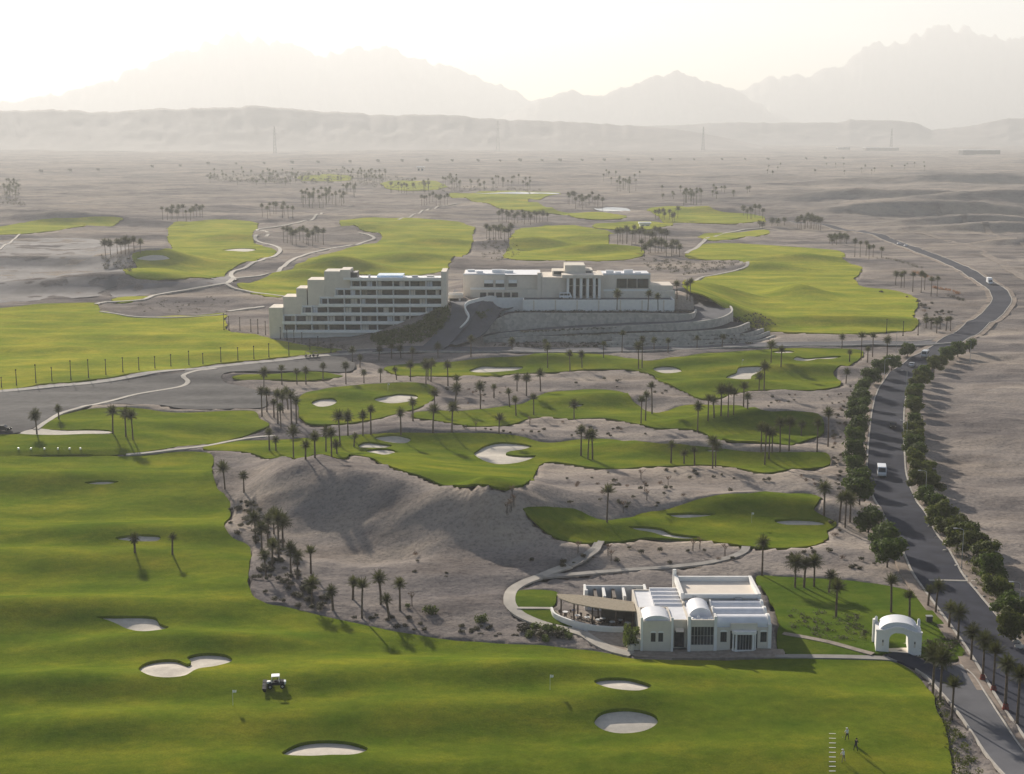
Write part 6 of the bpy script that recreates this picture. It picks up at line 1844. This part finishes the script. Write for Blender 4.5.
# ================================================================== flags, markers, painted lines
def flag(px, py, label, mm):
    x, y = at(px, py)
    t = thing('golf_flag', label, 'flag', (x, y, hz(x, y) + .1), R(20), 'golf flags')
    MB().tube([(0, 0, 0), (0, 0, 2.3)], .025, 6).build('pole', M['white_paint'], t)
    f = MB(); n = 6
    for i in range(n + 1):
        a = .55 * i / n; w_ = .07 * math.sin(i * 1.2)
        f.v += [(a + .02, w_, 1.85 + .04 * i / n), (a + .02, w_, 2.28 - .05 * i / n), (a + .02, w_ + .012, 1.85 + .04 * i / n), (a + .02, w_ + .012, 2.28 - .05 * i / n)]
    for i in range(n):
        b = 4 * i
        f.f += [(b, b + 4, b + 5, b + 1), (b + 2, b + 3, b + 7, b + 6), (b + 1, b + 5, b + 7, b + 3), (b, b + 2, b + 6, b + 4)]
    f.build('banner', M[mm], t)
flag(233, 706, 'white flag on the foreground fairway below the double bunker', 'white_paint')
flag(550, 690.5, 'white flag left of the two foreground bunkers at the right', 'white_paint')
flag(751.5, 523.5, 'white flag in the middle of the small putting green', 'white_paint')
flag(742, 366, 'white flag behind the bunkers on the fourth grass band', 'white_paint')
flag(388, 391, 'white flag at the back of the two bunker green', 'white_paint')
mk = None
for i, px in enumerate((18.5, 31, 44.5, 58, 69.5, 80.5)):
    x, y = at(px, 450); o_, e_ = ordinal(i, 6)
    lab = f'{o_} small white marker{e_} in the row on the practice tee'
    loc = (x, y, hz(x, y) + .12)
    if mk is None:
        mk = thing('tee_marker', lab, 'marker', loc, 0, 'markers on the practice tee')
        MB().prism([(-.26, 0), (.26, 0), (.2, .46), (-.2, .46)], -.12, .12, 'y').build('board', M['white_paint'], mk, bevel=.03)
        MB().tube([(0, .22, -.1), (0, .22, .5)], .03, 6).build('prop', M['metal_dark'], mk)
    else: dup(mk, loc, .1 * i, lab)
def painted_lines():
    for k in range(9):
        x0, y0 = at(829, 734.5 + k * 4.7); x1, _ = at(835.6, 734.5 + k * 4.7)
        mb = MB(); n = 5; vs = []
        for i in range(n + 1):
            x = x0 + (x1 - x0) * i / n
            for dy in (-.07, .07): vs.append((x, y0 + dy, hz(x, y0 + dy) + .16))
        fs = [(2 * i, 2 * i + 2, 2 * i + 3, 2 * i + 1) for i in range(n)]
        o = mesh_obj('painted_line', vs, fs, M['white_paint']); o['kind'] = 'structure'
painted_lines()
# speed hump across the road
x, y = at(952, 581.5)
t = thing('speed_hump', 'pale speed hump across the road behind the gate arch', 'speed hump', (x, y, hz(x, y) + .16), R(-4))
MB().prism([(-.5, 0), (.5, 0), (.3, .1), (-.3, .1)], -4.2, 4.2, 'x').build('hump', M['path'], t)

# rocks edging the road bottom right
rk = []
for k in range(3):
    r = random.Random(100 + k); bm = bmesh.new(); bmesh.ops.create_icosphere(bm, subdivisions=2, radius=.5)
    for v in bm.verts: v.co *= 1 + .28 * math.sin(5 * v.co.x + k) * math.sin(4 * v.co.y + 2 * k) + r.uniform(-.08, .08); v.co.z *= .65
    me = bpy.data.meshes.new('rock'); bm.to_mesh(me); bm.free(); me.materials.append(M['kerb']); rk.append(me)
for i, (a, b, s) in enumerate([(984, 597, .7), (990, 606, .9), (996, 614, .8), (1002, 621, 1.1), (1006, 627, 1.3), (1009, 632, 1.2), (1013, 637, 1.5), (1016, 643, 1.2), (1019, 648, 1.4), (975, 588, .6), (966, 577, .7), (945, 551, .8), (936, 538, .6), (929, 527, .6), (956, 566, .6), (940, 670, .5), (930, 684, .5), (955, 750, .6)]):
    x, y = at(a, b); o = bpy.data.objects.new('roadside_rock', rk[i % 3]); col.objects.link(o)
    o.location = (x, y, hz(x, y) + .15 * s); o.scale = (s, s, s); o.rotation_euler = (0, 0, i)
    tag(o, 'pale boulder in the loose row edging the road at lower right', 'rock', 'boulders edging the road')
# red wrapped bases of the verge palms, litter bin by the lawn
for i, (a, b) in enumerate([(982.6, 681), (993.5, 692), (1005.5, 710)]):
    x, y = at(a, b)
    t = thing('trunk_wrap', ['red cloth wrapped round a palm foot, farthest of three', 'small red cloth at a palm foot, middle of three', 'red cloth at a palm foot nearest the lower right corner'][i], 'wrap', (x, y, hz(x, y)), i, 'red wraps on verge palms')
    MB().tube([(0, 0, -.1), (0, 0, .5), (0, 0, 1.0)], [.55, .42, .3], 10, False).build('cloth', M['red'], t, True)
    MB().tube([(0, 0, .72), (0, 0, .8)], .44, 10, False).build('cord', M['metal_dark'], t)
x, y = at(929, 622); t = thing('equipment_box', 'small dark equipment box on the lawn behind the gate arch', 'box', (x, y, hz(x, y) + .1))
MB().box(-.5, .5, -.35, .35, 0, .95).build('case', M['metal_dark'], t, bevel=.03); MB().box(-.54, .54, -.39, .39, .951, 1.03).build('lid', M['metal_grey'], t)
build_ground()
# ================================================================== render settings
scene.view_settings.view_transform = 'Standard'
scene.view_settings.look = 'None'
scene.view_settings.gamma = 1.0
scene.view_settings.use_curve_mapping = False
scene.view_settings.exposure = 1.1
scene.cycles.use_denoising = True
scene.cycles.max_bounces = 5
scene.cycles.diffuse_bounces = 2
scene.cycles.glossy_bounces = 2
scene.cycles.transmission_bounces = 2
scene.cycles.volume_bounces = 0
scene.cycles.transparent_max_bounces = 8
scene.cycles.caustics_reflective = False
scene.cycles.caustics_refractive = False
